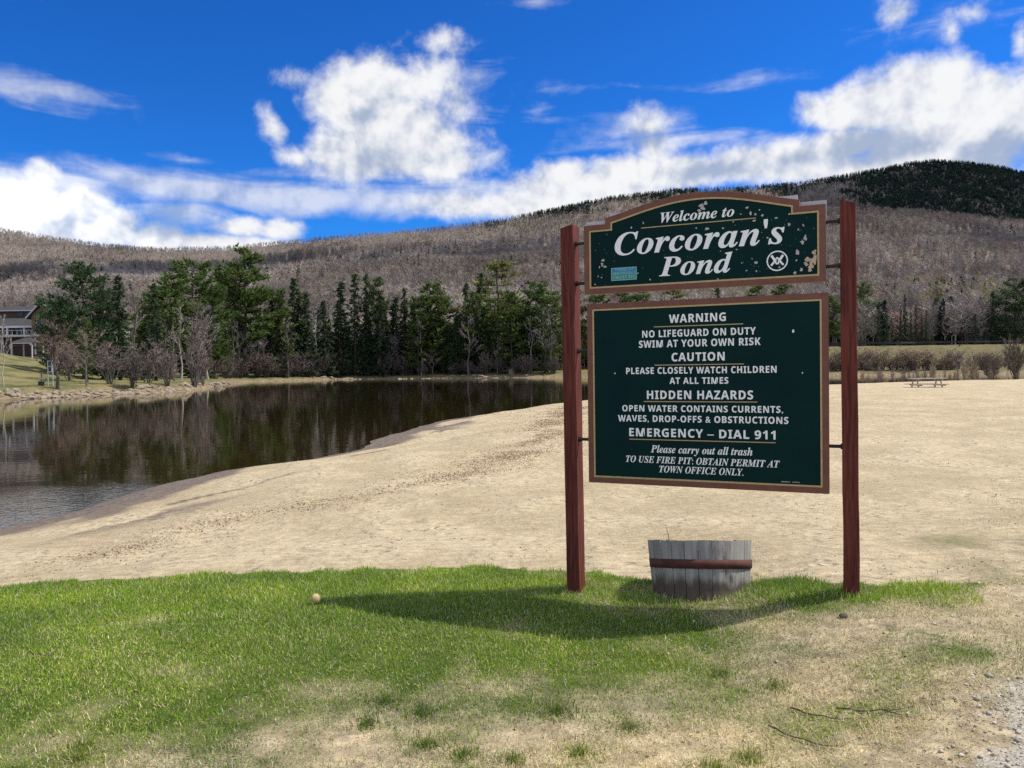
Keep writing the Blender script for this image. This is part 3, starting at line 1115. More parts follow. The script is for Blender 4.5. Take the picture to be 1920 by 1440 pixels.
# middle
tree('thin_spruce', 637, 530, 181, "thin spire spruce on the left edge of the dark spruce clump", GE, 1.5, 0)
tree('spruce', 664, 512, 184, "tallest dark spruce with a full pointed crown in the shore clump", GE, 1.0, 0)
tree('spruce', 686, 517, 186, "second tall dark spruce right beside the tallest in the clump", GE, .9, 1)
tree('pine', 706, 520, 196, "tuft topped pine rising behind the two tall dark spruces", GE, .55, 2)
tree('spruce', 716, 556, 183, "dark spruce sloping down to the right of the tall pair", GE, 1.15, 2)
tree('thin_spruce', 736, 572, 185, "narrow dark spruce, left of a matching pair right of the tall clump", GE, 1.7, 1)
tree('thin_spruce', 757, 566, 186, "narrow dark spruce, right of a matching pair near the white birch", GE, 1.7, 0)
tree('spruce', 646, 588, 180, "mid height fir in front of the thin spire spruce", GE, 1.1, 1)
tree('spruce', 662, 648, 177, "low bushy fir at the water edge under the tall dark spruces", GE, 1.5, 2)
tree('spruce', 694, 600, 179, "dark skirted fir at the foot of the tall spruce pair", GE, 1.3, 0)
tree('bushy_pine', 806, 528, 192, "round topped green pine left of the reddish maple", GE, 1.1, 0)
tree('bushy_pine', 828, 545, 194, "second round green pine leaning into the round topped one", GE, 1.1, 1)
tree('bushy_pine', 783, 556, 193, "low green pine crown behind the white curved birch", GE, .9, 1)
tree('thin_spruce', 758, 540, 205, "far thin spruce tip behind the narrow pair", GE, 1.1, 1)
tree('thin_spruce', 872, 532, 206, "spiky spruce tip above the reddish maple", GE, 1.2, 0)
tree('thin_spruce', 901, 512, 208, "tall needle thin spruce left of the pale yellowish pine", GE, 1.1, 1)
tree('gold_pine', 931, 484, 225, "pale yellowish green pine standing above all others at middle right", GE, 1.2, 0)
tree('bushy_pine', 893, 550, 190, "bright green pine just right of the reddish maple", GE, 1.1, 0)
tree('spruce', 908, 575, 186, "dark spruce in front of the bright green pine", GE, 1.1, 1)
tree('bushy_pine', 928, 560, 192, "bright green pine under the pale yellowish pine", GE, 1.1, 1)
tree('bushy_pine', 958, 548, 194, "green pine between yellowish pine and flat topped pine", GE, 1.0, 0)
tree('pine', 1003, 526, 198, "flat topped dark green pine left of the sign post", GE, 1.1, 1)
tree('bushy_pine', 1035, 545, 190, "green pine touching the left sign post from behind", GE, 1.1, 1)
tree('spruce', 1022, 632, 181, "small fir at the shore just left of the sign post", GE, 1.2, 0)
tree('spruce', 855, 592, 187, "shaded fir under the reddish maple", GE, 1.2, 2)
# seen between and beside the sign boards
for px, top, kd, lab in ((1075, 540, 'bushy_pine', "green pine in the gap just right of the left sign post"),
                         (1120, 543, 'bushy_pine', "green pine seen left in the slot between the sign boards"),
                         (1163, 540, 'pine', "dark pine seen in the slot below the sticker"),
                         (1205, 543, 'bushy_pine', "olive pine seen in the slot left of its centre"),
                         (1262, 538, 'gold_pine', "yellowish pine seen at the centre of the slot between the boards"),
                         (1345, 535, 'spruce', "dark evergreen seen in the slot right of its centre"),
                         (1420, 532, 'bushy_pine', "green pine seen in the slot under the emblem"),
                         (1470, 530, 'pine', "pine seen near the right end of the slot"),
                         (1562, 555, 'tall_pine', "pine seen between board edge and right sign post")):
    tree(kd, px, top, 205, lab, "evergreens behind the sign")
GR = "evergreens beyond the right embankment"
tree('pine', 1620, 530, 214, "thin crowned pine just right of the right sign post", GR, .7, 1)
tree('olive_spruce', 1755, 558, 212, "olive green rounded spruce beyond the middle of the embankment", GR, 1.3, 0)
tree('thin_spruce', 1785, 556, 216, "taller of the narrow black spires right of the olive spruce", GR, 1.5, 0)
tree('thin_spruce', 1812, 566, 222, "shorter narrow black spire between two taller ones", GR, 1.4, 1)
tree('thin_spruce', 1838, 557, 224, "narrow black spire nearest the blue green spruces", GR, 1.3, 0)
tree('blue_spruce', 1828, 588, 203, "low blue green spruce at the left of the right hand group", GR, 1.1, 0)
tree('blue_spruce', 1862, 546, 205, "tiered blue green spruce second from the right edge", GR, 1.1, 1)
tree('wide_pine', 1906, 522, 203, "big bright green pine at the right edge of the view", GR, 1.0, 1, 1.0)
for i, (px, top) in enumerate(((1648, 566), (1689, 580), (1697, 552), (1717, 570), (1737, 582), (1672, 598), (1662, 588), (1728, 594), (1708, 586))):
    tree('thin_spruce', px, top, 200, "tiny black spruce spire among the ruddy bare trees right of the sign", "small spires right of the sign", .72)

GB = "bare trees along the far shore"
tree('dark_bare', 104, 600, 71, "dark trunked bare tree at the water edge beside the notice board", GB, 1.0, 0)
tree('apple', 160, 618, 77, "spreading bare orchard tree on the left bank lawn", GB, 1.0, 0)
tree('birch', 4, 585, 70, "thin pale sapling cut by the left edge of the view", GB, .8, 0)
tree('slim_bare', 253, 545, 100, "slender pale tree left of the nearly black spruce", GB, 1.2, 0)
tree('birch', 338, 568, 118, "white stemmed tree just left of the many stemmed clump", GB, .9, 1)
tree('birch', 435, 590, 140, "straight white birch under the tallest pine", GB, .9, 2)
tree('birch', 484, 535, 150, "leaning white birch with bright forked limbs", GB, 1.1, 0)
tree('birch', 788, 590, 184, "curved white birch bright against the dark shore wood", GB, .9, 1)
tree('red_maple', 868, 575, 184, "reddish budding maple among the shore evergreens", GB, 1.2, 0)
tree('bare', 615, 545, 172, "pale grey bare tree between knobbly spruce and thin spire", GB, 1.0, 0)
tree('bare', 1020, 572, 186, "silvery bare tree in front of the flat topped pine", GB, 1.1, 1)
tree('apple', 812, 655, 181, "low arching pale tree at the shore right of the white birch", GB, 1.2, 1)
tree('bare', 668, 590, 178, "brownish bare tree in front of the dark spruce clump", GB, .8, 2)
rf = random.Random(21)
for i in range(36):
    px = rf.uniform(385, 1045)
    Y = np.interp(px, [385, 440, 520, 640, 850, 1050], [128, 146, 172, 186, 186, 184]) + rf.uniform(0, 9)
    tree(rf.choice(['bare', 'slim_bare', 'slim_bare', 'birch']), px, rf.uniform(562, 640), Y,
         "slender grey leafless tree among the evergreens on the far shore", "leafless fillers on the far shore", rf.uniform(.8, 1.2))
for i in range(60):
    px = rf.uniform(505, 1048)
    Y = np.interp(px, [515, 640, 850, 1050], [182, 198, 198, 194]) + rf.uniform(0, 9)
    tree(rf.choice(['spruce', 'spruce', 'thin_spruce', 'thin_spruce']), px, rf.uniform(540, 640), Y, "mid height evergreen filling in the far shore wood", "evergreen fillers of the far shore wood", rf.uniform(1.0, 1.3))
for i in range(12):
    px = rf.choice([rf.uniform(185, 320), rf.uniform(320, 470)])
    tree(rf.choice(['spruce', 'bushy_pine']), px, rf.uniform(548, 600), np.interp(px, [185, 470], [108, 160]) + rf.uniform(0, 8),
         "mid height evergreen filling in the left bank wood", "evergreen fillers of the left bank wood", 1.2)
for i in range(12):
    px = rf.uniform(225, 400)
    tree(rf.choice(['bare', 'slim_bare']), px, rf.uniform(548, 610), rf.uniform(108, 135),
         "slim leafless tree behind the red shrubs of the left bank", "leafless trees behind the left bank shrubs", 1.0)
for i in range(24):
    px = rf.uniform(1605, 1900)
    tree(rf.choice(['bare', 'slim_bare', 'birch']), px, rf.uniform(575, 630), rf.uniform(206, 226),
         "grey leafless tree beyond the embankment right of the sign", "leafless trees beyond the embankment", 1.0)
for px, top in ((1672, 560), (1702, 566), (1722, 570)):
    tree('red_maple', px, top, 220, "ruddy budding tree beyond the embankment right of the sign", "ruddy trees right of the sign", 1.0)

GS_ = "shrubs on the left bank"
tree('shrub', 205, 640, 82, "purplish twiggy shrub right of the orchard tree", GS_, 1.0, 0)
tree('dark_shrub', 246, 652, 79, "dark shrub with a single stout foot on the bank", GS_, .7, 0)
tree('shrub', 276, 640, 88, "tall rusty shrub under the nearly black spruce", GS_, 1.0, 1)
tree('shrub', 312, 655, 85, "grey shrub on the bank left of the many stemmed clump", GS_, 1.0, 2)
tree('whips', 362, 592, 92, "tall many stemmed clump of straight pinkish shoots", GS_, 1.2, 0)
tree('shrub', 378, 650, 89, "pinkish shrub at the foot of the many stemmed clump", GS_, .9, 0)
tree('shrub', 405, 668, 100, "low shrub where the left bank ends", GS_, 1.0, 1)
tree('shrub', 130, 640, 86, "red brown shrub behind the dark trunked bare tree", GS_, 1.1, 2)
for i in range(44):
    px = rf.uniform(420, 1040)
    Y = np.interp(px, [420, 450, 520, 640, 850, 1050], [136, 152, 178, 192, 188, 182]) - 1 + rf.uniform(0, 3)
    tree(rf.choice(['shrub', 'dark_shrub', 'shrub']), px, rf.uniform(660, 688), Y, "low leafless brush at the foot of the far shore wood",
         "brush along the far shore", 1.0)
for i in range(34):
    px = rf.uniform(425, 640)
    Y = np.interp(px, [420, 450, 520, 640], [134, 150, 174, 188]) - 1 + rf.uniform(0, 4)
    tree(rf.choice(['shrub', 'dark_shrub']), px, rf.uniform(655, 686), Y, "low leafless brush at the foot of the far shore wood", "brush along the far shore", 1.1)
for i in range(130):
    px = rf.uniform(1552, 1915)
    Y = rf.uniform(143, 158)
    tree(rf.choice(['tan_shrub', 'whips', 'tan_shrub', 'whips', 'whips']), px, rf.uniform(654, 680), Y, "leafless brush on the slope below the embankment road",
         "brush below the embankment", rf.uniform(1.1, 2.2))
tree('dark_shrub', 1905, 632, 60, "big dark thicket at the right edge of the beach", None, .75, 0)
tree('dark_shrub', 1858, 668, 66, "dark shrub left of the big thicket beyond the beach", None, .9, 1)
tree('tan_shrub', 1822, 676, 70, "pale straw coloured shrub right of the picnic table", None, .9, 1)
for i in range(40):
    px = rf.uniform(1608, 1870)
    tree(rf.choice(['tan_shrub', 'whips', 'whips']), px, rf.uniform(676, 710), rf.uniform(58, 66), "thin leafless brush just beyond the beach by the picnic table",
         "brush beyond the beach", .7)
tree('olive_spruce', 1748, 628, 200, "yellow green low bush on the embankment behind the guard rail", None, 1.6, 0, cat='bush')
# ------------------------------------------------------------------ lodge and its grounds on the left bank
m_shingle = simple_mat("grey_shingle", (.060, .058, .060), .9, (.040, .038, .040), 1.5, (1, 1, 3), .3, .05)
m_wood = simple_mat("tan_clapboard", (.22, .145, .085), .8, (.18, .12, .07), 1.2, (1, 1, 6))
m_white = simple_mat("white_paint", (.55, .56, .59), .6, (.45, .46, .49), 1.0)
m_dark = simple_mat("dark_glass", (.012, .014, .02), .15, (.02, .022, .03), 1.0, spec=.5)
m_maroon = simple_mat("maroon_siding", (.12, .075, .07), .85, (.09, .06, .06), 1.0)


def P(px, py, Y):
    d = ray(px, py)
    return d.x * Y, EYE + d.z * Y


def lodge():
    Y = 150.0
    gx0, g0 = P(-70, 655, Y)
    root = empty('lodge_building', (P(40, 655, Y)[0], Y, g0))
    tag(root, "grey roofed inn with tan gable and white decks behind the broad pine", 'building')
    ox, oy, oz = root.location

    def q(px, py):
        x, z = P(px, py, Y)
        return x - ox, z - oz
    xl, xr = q(-70, 600)[0], q(66, 600)[0]
    z_g, z_deck, z_eave, z_ridge = -1.2, q(30, 630)[1], q(30, 612)[1], q(30, 592)[1]
    w = MB()
    w.box((xl, 2.2, z_g), (xr, 13, z_eave))
    w.build('wall', m_maroon, root)
    r = MB()
    r.add([(xl - .3, .8, z_eave - .1), (xr, .8, z_eave - .1), (xr, 7, z_ridge), (xl - .3, 7, z_ridge),
           (xl - .3, .8, z_eave + .15), (xr, .8, z_eave + .15), (xr, 7, z_ridge + .25), (xl - .3, 7, z_ridge + .25)],
          [(0, 1, 2, 3), (4, 7, 6, 5), (0, 4, 5, 1), (1, 5, 6, 2), (2, 6, 7, 3), (3, 7, 4, 0)])
    rf = r.build('roof', m_shingle, root)
    tr = MB()
    tr.box((xl - .3, .68, z_eave - .22), (xr, .79, z_eave + .16))
    tr.build('eave_trim', m_white, rf)
    # upper storey set back with its own roof
    zu = q(30, 577)[1]
    u = MB()
    u.box((xl, 7.2, z_ridge - .5), (xr, 12.8, zu))
    uw = u.build('upper_wall', m_maroon, root)
    for k in range(5):
        x = q(-10 + 17 * k, 585)[0]
        wn = MB()
        wn.box((x, 7.08, z_ridge + .5), (x + 1.0, 7.19, zu - .35))
        wn.build('window', m_dark, root)
    ur = MB()
    ztop = q(30, 566)[1]
    ur.add([(xl, 6.6, zu), (xr + 2, 6.6, zu), (xr + 2, 10, ztop), (xl, 10, ztop), (xl, 13.4, zu), (xr + 2, 13.4, zu)],
           [(0, 1, 2, 3), (3, 2, 5, 4), (0, 3, 4), (1, 5, 2), (0, 4, 5, 1)])
    ru = ur.build('upper_roof', m_shingle, root)
    ut = MB()
    ut.box((xl, 6.42, zu - .12), (xr - .4, 6.58, zu + .12))
    ut.build('upper_trim', m_white, ru)
    # gable wing
    gl, gr, ga = q(66, 590)[0], q(112, 590)[0], q(88, 568)
    ze = q(66, 592)[1]
    g = MB()
    g.prism([(gl, z_g), (gr, z_g), (gr, ze), (ga[0], ga[1] - .25), (gl, ze)], -1.2, 12)
    g.build('gable_wall', m_wood, root)
    gr_ = MB()
    for a, bb in (((gl - .7, ze - .75), ga), (ga, (gr + .7, ze - .75))):
        gr_.add([(a[0], -1.9, a[1]), (bb[0], -1.9, bb[1]), (bb[0], 12.4, bb[1]), (a[0], 12.4, a[1]),
                 (a[0], -1.9, a[1] + .3), (bb[0], -1.9, bb[1] + .3), (bb[0], 12.4, bb[1] + .3), (a[0], 12.4, a[1] + .3)],
                [(0, 1, 2, 3), (4, 7, 6, 5), (0, 4, 5, 1), (1, 5, 6, 2), (2, 6, 7, 3), (3, 7, 4, 0)])
    go = gr_.build('gable_roof', m_shingle, root)
    gt = MB()
    for a, bb in (((gl - .7, ze - .75), ga), (ga, (gr + .7, ze - .75))):
        gt.add([(a[0], -2.02, a[1] - .05), (bb[0], -2.02, bb[1] - .05), (bb[0], -2.02, bb[1] + .34), (a[0], -2.02, a[1] + .34),
                (a[0], -1.91, a[1] - .05), (bb[0], -1.91, bb[1] - .05), (bb[0], -1.91, bb[1] + .34), (a[0], -1.91, a[1] + .34)],
               [(0, 1, 2, 3), (7, 6, 5, 4), (0, 4, 5, 1), (1, 5, 6, 2), (2, 6, 7, 3), (3, 7, 4, 0)])
    gt.build('barge_board', m_white, go)
    for px, py in ((77, 601), (95, 601)):
        x, z = q(px, py)
        f = MB()
        f.ring([(x - .1, z - .95), (x + .95, z - .95), (x + .95, z + .25), (x - .1, z + .25)],
               [(x, z - .85), (x + .85, z - .85), (x + .85, z + .15), (x, z + .15)], -1.32, -1.21)
        fo = f.build('window', m_white, root)
        p = MB()
        p.box((x, -1.28, z - .85), (x + .85, -1.23, z + .15))
        p.build('pane', m_dark, fo)
    # porch and deck
    d = MB()
    d.box((xl, -2.0, z_deck - .22), (q(84, 630)[0], 2.1, z_deck + .12))
    d.build('deck', m_white, root)
    rl = MB()
    rl.box((xl, -1.95, z_deck + .95), (q(84, 630)[0], -1.87, z_deck + 1.03))
    x = xl
    while x < q(84, 630)[0]:
        rl.box((x, -1.94, z_deck + .13), (x + .06, -1.88, z_deck + .94))
        x += .9
    rl.build('railing', m_white, root)
    for px in (-20, 6, 38, 54, 60):
        x = q(px, 620)[0]
        c_ = MB()
        c_.box((x, .9, z_deck + .13), (x + .28, 1.18, z_eave - .11))
        c_.build('column', m_white, root)
    for px in (4, 20, 42, 70):
        x = q(px, 620)[0]
        y = 2.1 if px < 66 else -1.3
        wn = MB()
        wn.box((x, y - .06, z_deck + .5), (x + 1.1, y + .05, z_eave - .4))
        wn.build('window', m_dark, root)
    for px in (-10, 12, 30, 75):
        x = q(px, 640)[0]
        c_ = MB()
        c_.box((x, -1.7, z_g), (x + .2, -1.5, z_deck - .23))
        c_.build('deck_post', m_white, root)


lodge()


def pavilion():
    Y = 140.0
    x0, z0 = P(52, 655, Y)
    z0 = min(z0, hz(x0, Y) + .02)
    root = empty('pavilion', (x0, Y, z0))
    tag(root, "small open pavilion with grey hipped roof and white valance below the inn deck", 'pavilion')
    ze, zt = P(52, 643, Y)[1] - z0, P(52, 633, Y)[1] - z0
    hw = 1.9
    r = MB()
    r.add([(-hw - .3, -hw, ze), (hw + .3, -hw, ze), (hw + .3, hw, ze), (-hw - .3, hw, ze), (-.5, 0, zt), (.5, 0, zt)],
          [(0, 1, 5, 4), (1, 2, 5), (2, 3, 4, 5), (3, 0, 4), (0, 3, 2, 1)])
    r.build('roof', m_shingle, root)
    v_ = MB()
    v_.ring([(-hw, ze - .5), (hw, ze - .5), (hw, ze - .01), (-hw, ze - .01)], [(-hw + .35, ze - .49), (hw - .35, ze - .49), (hw - .35, ze - .2), (-hw + .35, ze - .2)], -hw + .02, -hw + .1)
    v_.build('valance', m_white, root)
    for sx in (-1, 1):
        for sy in (-1, 1):
            p = MB()
            p.box((sx * (hw - .1) - .09, sy * (hw - .25) - .09, -.6), (sx * (hw - .1) + .09, sy * (hw - .25) + .09, ze - .01))
            p.build('post', m_white, root)


pavilion()


def notice_board():
    Y = 74.0
    x0, _ = P(94, 705, Y)
    z0 = hz(x0, Y)
    root = empty('notice_board', (x0, Y, z0))
    tag(root, "white framed notice board with two dark panes beside the dark trunked tree", 'notice board')
    b1, t1 = P(94, 698, Y)[1] - z0, P(94, 676, Y)[1] - z0
    for sx in (-.27, .21):
        p = MB()
        p.box((sx, 0, -.3), (sx + .06, .06, t1))
        p.build('post', m_white, root)
    w = .21
    f = MB()
    f.ring([(-w, b1), (w, b1), (w, t1), (-w, t1)], [(-w + .07, b1 + .08), (w - .07, b1 + .08), (w - .07, t1 - .08), (-w + .07, t1 - .08)], -.04, .05)
    f.box((-w + .071, -.045, (b1 + t1) / 2 - .05), (w - .071, .045, (b1 + t1) / 2 + .05))
    f.build('frame', m_white, root)
    for k in (0, 1):
        p = MB()
        za = b1 + .081 if k == 0 else (b1 + t1) / 2 + .051
        zb = (b1 + t1) / 2 - .051 if k == 0 else t1 - .081
        p.box((-w + .071, -.01, za), (w - .071, .03, zb))
        p.build('pane', m_dark, root)


notice_board()
m_iron = simple_mat("dark_iron", (.02, .02, .022), .5, (.035, .03, .028), 6.0, spec=.4)
m_rail = simple_mat("weathered_rail", (.035, .034, .034), .7, (.06, .055, .05), .3)


def bin_and_post():
    Y = 73.0
    x0, _ = P(77, 704, Y)
    z0 = hz(x0, Y)
    root = empty('litter_bin', (x0, Y, z0))
    tag(root, "low dark round bin on the grass left of the notice board", 'bin')
    b_ = MB()
    n = 14
    prof = [(.20, -.05), (.25, .0), (.27, .34), (.29, .36), (.29, .40), (.25, .40), (.23, .1)]
    vs = [(r_ * math.cos(6.283 * k / n), r_ * math.sin(6.283 * k / n), z) for r_, z in prof for k in range(n)]
    fs = [(i * n + k, i * n + (k + 1) % n, (i + 1) * n + (k + 1) % n, (i + 1) * n + k) for i in range(len(prof) - 1) for k in range(n)]
    b_.add(vs, fs + [tuple(range(n))[::-1], tuple(range((len(prof) - 1) * n, len(prof) * n))])
    b_.build('tub', m_iron, root)
    x1, _ = P(78, 690, 75)
    z1 = hz(x1, 75)
    root = empty('wooden_post', (x1, 75, z1))
    tag(root, "short brown post with a pale cross arm behind the round bin", 'post')
    p = MB()
    p.box((-.06, -.06, -.3), (.06, .06, 1.2), 0)
    p.build('shaft', m_wood, root, bevel=.015)
    c_ = MB()
    c_.box((-.3, -.10, .55), (.3, -.061, .66))
    c_.build('cross_arm', m_white, root)


bin_and_post()


def guard_rail():
    pts = []
    for px in range(1100, 2080, 28):
        best = None
        for Y in np.arange(150, 200, 1.0):          # the crest of the embankment
            x = ray(px, 648).x * Y
            h = hz(x, Y)
            if best is None or h > best[2] + .02:
                best = (x, Y, h)
        pts.append(best)
    pts = [p for p in pts if p[2] > 3]
    o = pts[0]
    root = empty('guard_rail', o)
    tag(root, "long dark guard rail along the road on top of the far embankment", 'guard rail')
    b_ = MB()
    loc = [Vector(p) - Vector(o) for p in pts]
    for a, c_ in zip(loc[:-1], loc[1:]):
        d = (c_ - a).normalized()
        nrm = Vector((d.y, -d.x, 0)) * .05
        z0, z1 = Vector((0, 0, .42)), Vector((0, 0, .80))
        b_.add([a - nrm + z0, c_ - nrm + z0, c_ + nrm + z0, a + nrm + z0, a - nrm + z1, c_ - nrm + z1, c_ + nrm + z1, a + nrm + z1],
               [(0, 3, 2, 1), (4, 5, 6, 7), (0, 1, 5, 4), (1, 2, 6, 5), (2, 3, 7, 6), (3, 0, 4, 7)])
    b_.build('beam', m_rail, root)
    for a in loc:
        p = MB()
        p.box((a.x - .08, a.y + .06, a.z - .5), (a.x + .08, a.y + .22, a.z + .8))
        p.build('post', m_rail, root)


guard_rail()

# rocks
m_rock = simple_mat("pale_rock", (.37, .31, .23), .9, (.20, .165, .12), 2.5, (1, 1, 1), .6, .08)


def rock_mesh(seed, nm='rock_shape'):
    rr = random.Random(seed)
    bm = bmesh.new()
    bmesh.ops.create_icosphere(bm, subdivisions=2, radius=1)
    ph = [rr.uniform(0, 6) for _ in range(9)]
    for v_ in bm.verts:
        c_ = v_.co
        k = 1 + .22 * math.sin(2.1 * c_.x + ph[0]) + .2 * math.sin(2.7 * c_.y + ph[1]) + .16 * math.sin(3.3 * c_.z + ph[2]) + .08 * math.sin(6 * c_.x + 5 * c_.y + ph[3])
        v_.co = Vector((c_.x * k * 1.15, c_.y * k, c_.z * k * .72))
    me = bpy.data.meshes.new(nm)
    bm.to_mesh(me)
    bm.free()
    me.materials.append(m_rock)
    return me


ROCKS = [rock_mesh(i) for i in range(6)]


def rock(x, y, r, label, group=None, z=None):
    o = link('rock', _turn.choice(ROCKS))
    o.location = (x, y, (hz(x, y) if z is None else z) + r * .12)
    o.rotation_euler = (_turn.uniform(-.3, .3), _turn.uniform(-.3, .3), _turn.uniform(0, 6.28))
    o.scale = (r, r, r)
    tag(o, label, 'rock', group)
    return o


for i in range(150):
    px = rf.uniform(-6, 432)
    k = np.interp(px, [0, 100, 200, 333, 380, 417, 440], [65, 69, 76, 85.5, 104, 131, 150])
    Y = k + rf.uniform(-.3, 1.6) * 1.0
    x = ray(px, 740).x * Y
    rock(x, Y, rf.uniform(.13, .33) * (1 + .004 * max(0, Y - 70)), "pale stone in the rough rock edging of the left bank", "stones edging the left bank")
for i in range(34):
    px = rf.uniform(600, 1046)
    Y = np.interp(px, [600, 640, 850, 1050], [197.5, 199.5, 192.5, 180]) + rf.uniform(-.6, 1.2)
    rock(ray(px, 708).x * Y, Y, rf.uniform(.2, .55), "pale stone at the water line of the far shore", "stones along the far shore")
x, Y = ray(963, 690).x * 193, 193
rock(x, Y, 1.25, "large pale boulder on the far shore left of the sign")
x, Y = ray(408, 725).x * 118, 118
rock(x, Y, .8, "whitish flat rock at the tip where the left bank ends")

# picnic table on the beach
m_table = simple_mat("weathered_plank", (.52, .44, .40), .8, (.36, .29, .26), 3.0, (.5, 6, 6))


def picnic_table():
    x0, y0 = 22.4, 41.6
    z0 = hz(x0, y0) - .27
    root = empty('picnic_table', (x0, y0, z0), math.radians(-6))
    tag(root, "weathered wooden picnic table with attached benches at the edge of the beach", 'picnic table')
    t_ = MB()
    for k in range(5):
        t_.box((-.85, -.37 + k * .152, .72), (.95, -.37 + k * .152 + .14, .76))
    t_.build('table_top', m_table, root, bevel=.006)
    for sy in (-1, 1):
        b_ = MB()
        for k in range(2):
            y = sy * .66 - .14 + k * .145
            b_.box((-1.0 if sy < 0 else -.85, y, .42), (.85, y + .135, .46))
        b_.build('bench', m_table, root, bevel=.006)
    for sx in (-.55, .65):
        f = MB()
        f.box((sx, -.80, .36), (sx + .04, .80, .415))
        f.box((sx, -.36, .64), (sx + .04, .36, .715))
        for sy in (-1, 1):
            a, c_ = Vector((sx - .045, sy * .62, -.05)), Vector((sx - .045, sy * .22, .715))
            w = Vector((0, .05, 0))
            e = Vector((.04, 0, 0))
            f.add([a - w, a + w, c_ + w, c_ - w, a - w + e, a + w + e, c_ + w + e, c_ - w + e],
                  [(0, 1, 2, 3), (7, 6, 5, 4), (0, 4, 5, 1), (1, 5, 6, 2), (2, 6, 7, 3), (3, 7, 4, 0)])
        f.build('leg_frame', m_table, root)


picnic_table()

# ------------------------------------------------------------------ the sign
TH = math.radians(24)
SO = Vector((0.5308, 5.29, 0.0))
SU, SV = Vector((math.cos(TH), -math.sin(TH), 0)), Vector((math.sin(TH), math.cos(TH), 0))
SB = .44


def on_board(px, py):
    """pixel of the photograph -> place on the board plane (along, up)"""
    d = ray(px, py)
    k = SO.dot(SV) / d.dot(SV)
    q = d * k
    return (q - SO).dot(SU), EYE + q.z - SB


m_post, t, b = new_mat("red_stained_wood")
v = objcoord(t, (1, 1, .05))
gn = noise3(v, 60, 6, .65)
gb = noise3(objcoord(t, (1, 1, .3)), 4, 4, .6)
pc_ = mixc(gn.ramp(.36, .64), (.068, .013, .010), (.150, .036, .025))
gk_ = noise3(objcoord(t, (1, 1, .02)), 110, 3, .5)
pc_ = mixc(gk_.ramp(.62, .72) * .6, pc_, (.03, .010, .008))
pc_ = mixc(gb.ramp(.55, .75) * .35, pc_, (.20, .065, .05))
setc(t, b.inputs['Base Color'], pc_)
b.inputs['Roughness'].default_value = .72
b.inputs['Specular IOR Level'].default_value = .25
add_bump(t, b, gn - gk_.ramp(.60, .72) * .6, .7, .005)

m_frame, t, b = new_mat("brown_frame")
v = objcoord(t)
f1 = noise3(v, 14, 5, .6)
setc(t, b.inputs['Base Color'], mixc(f1.ramp(.3, .7), (.135, .046, .026), (.17, .062, .034)))
b.inputs['Roughness'].default_value = .55
m_gold, t, b = new_mat("gold_trim")
setc(t, b.inputs['Base Color'], mixc(noise3(objcoord(t), 30, 4, .6).ramp(.35, .65), (.50, .36, .17), (.42, .30, .15)))
b.inputs['Roughness'].default_value = .5
m_green, t, b = new_mat("green_board")
v = objcoord(t)
g1 = noise3(v, 3, 4, .55)
g2 = noise3(v, 160, 3, .6)
setc(t, b.inputs['Base Color'], mixc(g1.ramp(.3, .7), (.0035, .020, .022), (.004, .026, .024)))
b.inputs['Roughness'].default_value = .6
b.inputs['Specular IOR Level'].default_value = .06
add_bump(t, b, g2, .15, .001)
m_letter, t, b = new_mat("silver_white_lettering")
l1 = noise3(objcoord(t), 220, 3, .6)
setc(t, b.inputs['Base Color'], mixc(l1.ramp(.35, .65), (.80, .82, .82), (.92, .93, .93)))
b.inputs['Roughness'].default_value = .6
m_chip = simple_mat("bare_patch", (.52, .50, .47), .9, (.36, .34, .31), 40.0)
m_tanchip = simple_mat("tan_bare_patch", (.55, .44, .32), .9, (.42, .33, .24), 30.0)
m_back = simple_mat("pale_back_board", (.56, .55, .58), .7, (.46, .45, .48), 10.0)
m_black = simple_mat("black_pipe", (.012, .011, .012), .5, (.03, .025, .02), 20.0, spec=.4)

sign = empty('welcome_sign', (SO.x, SO.y, SB), -TH)
tag(sign, "green two board park welcome sign on red stained posts above the half barrel", 'sign')


def slant_post(x0b, x1b, x0t, x1t, zb, zt0, zt1, name):
    p = MB()
    va, vb_ = -.046, .094
    w = .14
    secs = 14
    rr = random.Random(int(x0b * 1000) + 77)
    vs = []
    for k in range(secs + 1):
        f = k / secs
        a, c_ = x0b + (x0t - x0b) * f, x1b + (x1t - x1b) * f
        j = [rr.uniform(-.0022, .0022) for _ in range(4)]
        if k < secs:
            z = zb + (min(zt0, zt1) - .02 - zb) * f
            zs = (z, z)
        else:
            zs = (zt0, zt1)
        vs += [(a + j[0], va + j[1], zs[0]), (c_ + j[2], va + j[3], zs[1]), (c_ + j[0], vb_, zs[1]), (a + j[2], vb_, zs[0])]
    fs = [(4 * k + i, 4 * k + (i + 1) % 4, 4 * k + 4 + (i + 1) % 4, 4 * k + 4 + i) for k in range(secs) for i in range(4)]
    p.add(vs, fs + [(0, 3, 2, 1), (4 * secs, 4 * secs + 1, 4 * secs + 2, 4 * secs + 3)])
    return p.build(name, m_post, sign, bevel=.004)


slant_post(-.157, -.070, -.184, -.094, -.55, 2.530, 2.552, 'post')
slant_post(1.604, 1.694, 1.590, 1.678, -.45, 2.552, 2.520, 'post')


def inset(poly, d):
    n = len(poly)
    out = []
    for i in range(n):
        p0, p1, p2 = (Vector(poly[(i + k - 1) % n]) for k in range(3))
        e1, e2 = (p1 - p0).normalized(), (p2 - p1).normalized()
        n1, n2 = Vector((-e1.y, e1.x)), Vector((-e2.y, e2.x))
        m_ = (n1 + n2)
        m_ = m_ / max(.25, m_.dot(n1))
        out.append(tuple(p1 + m_ * d))
    return out


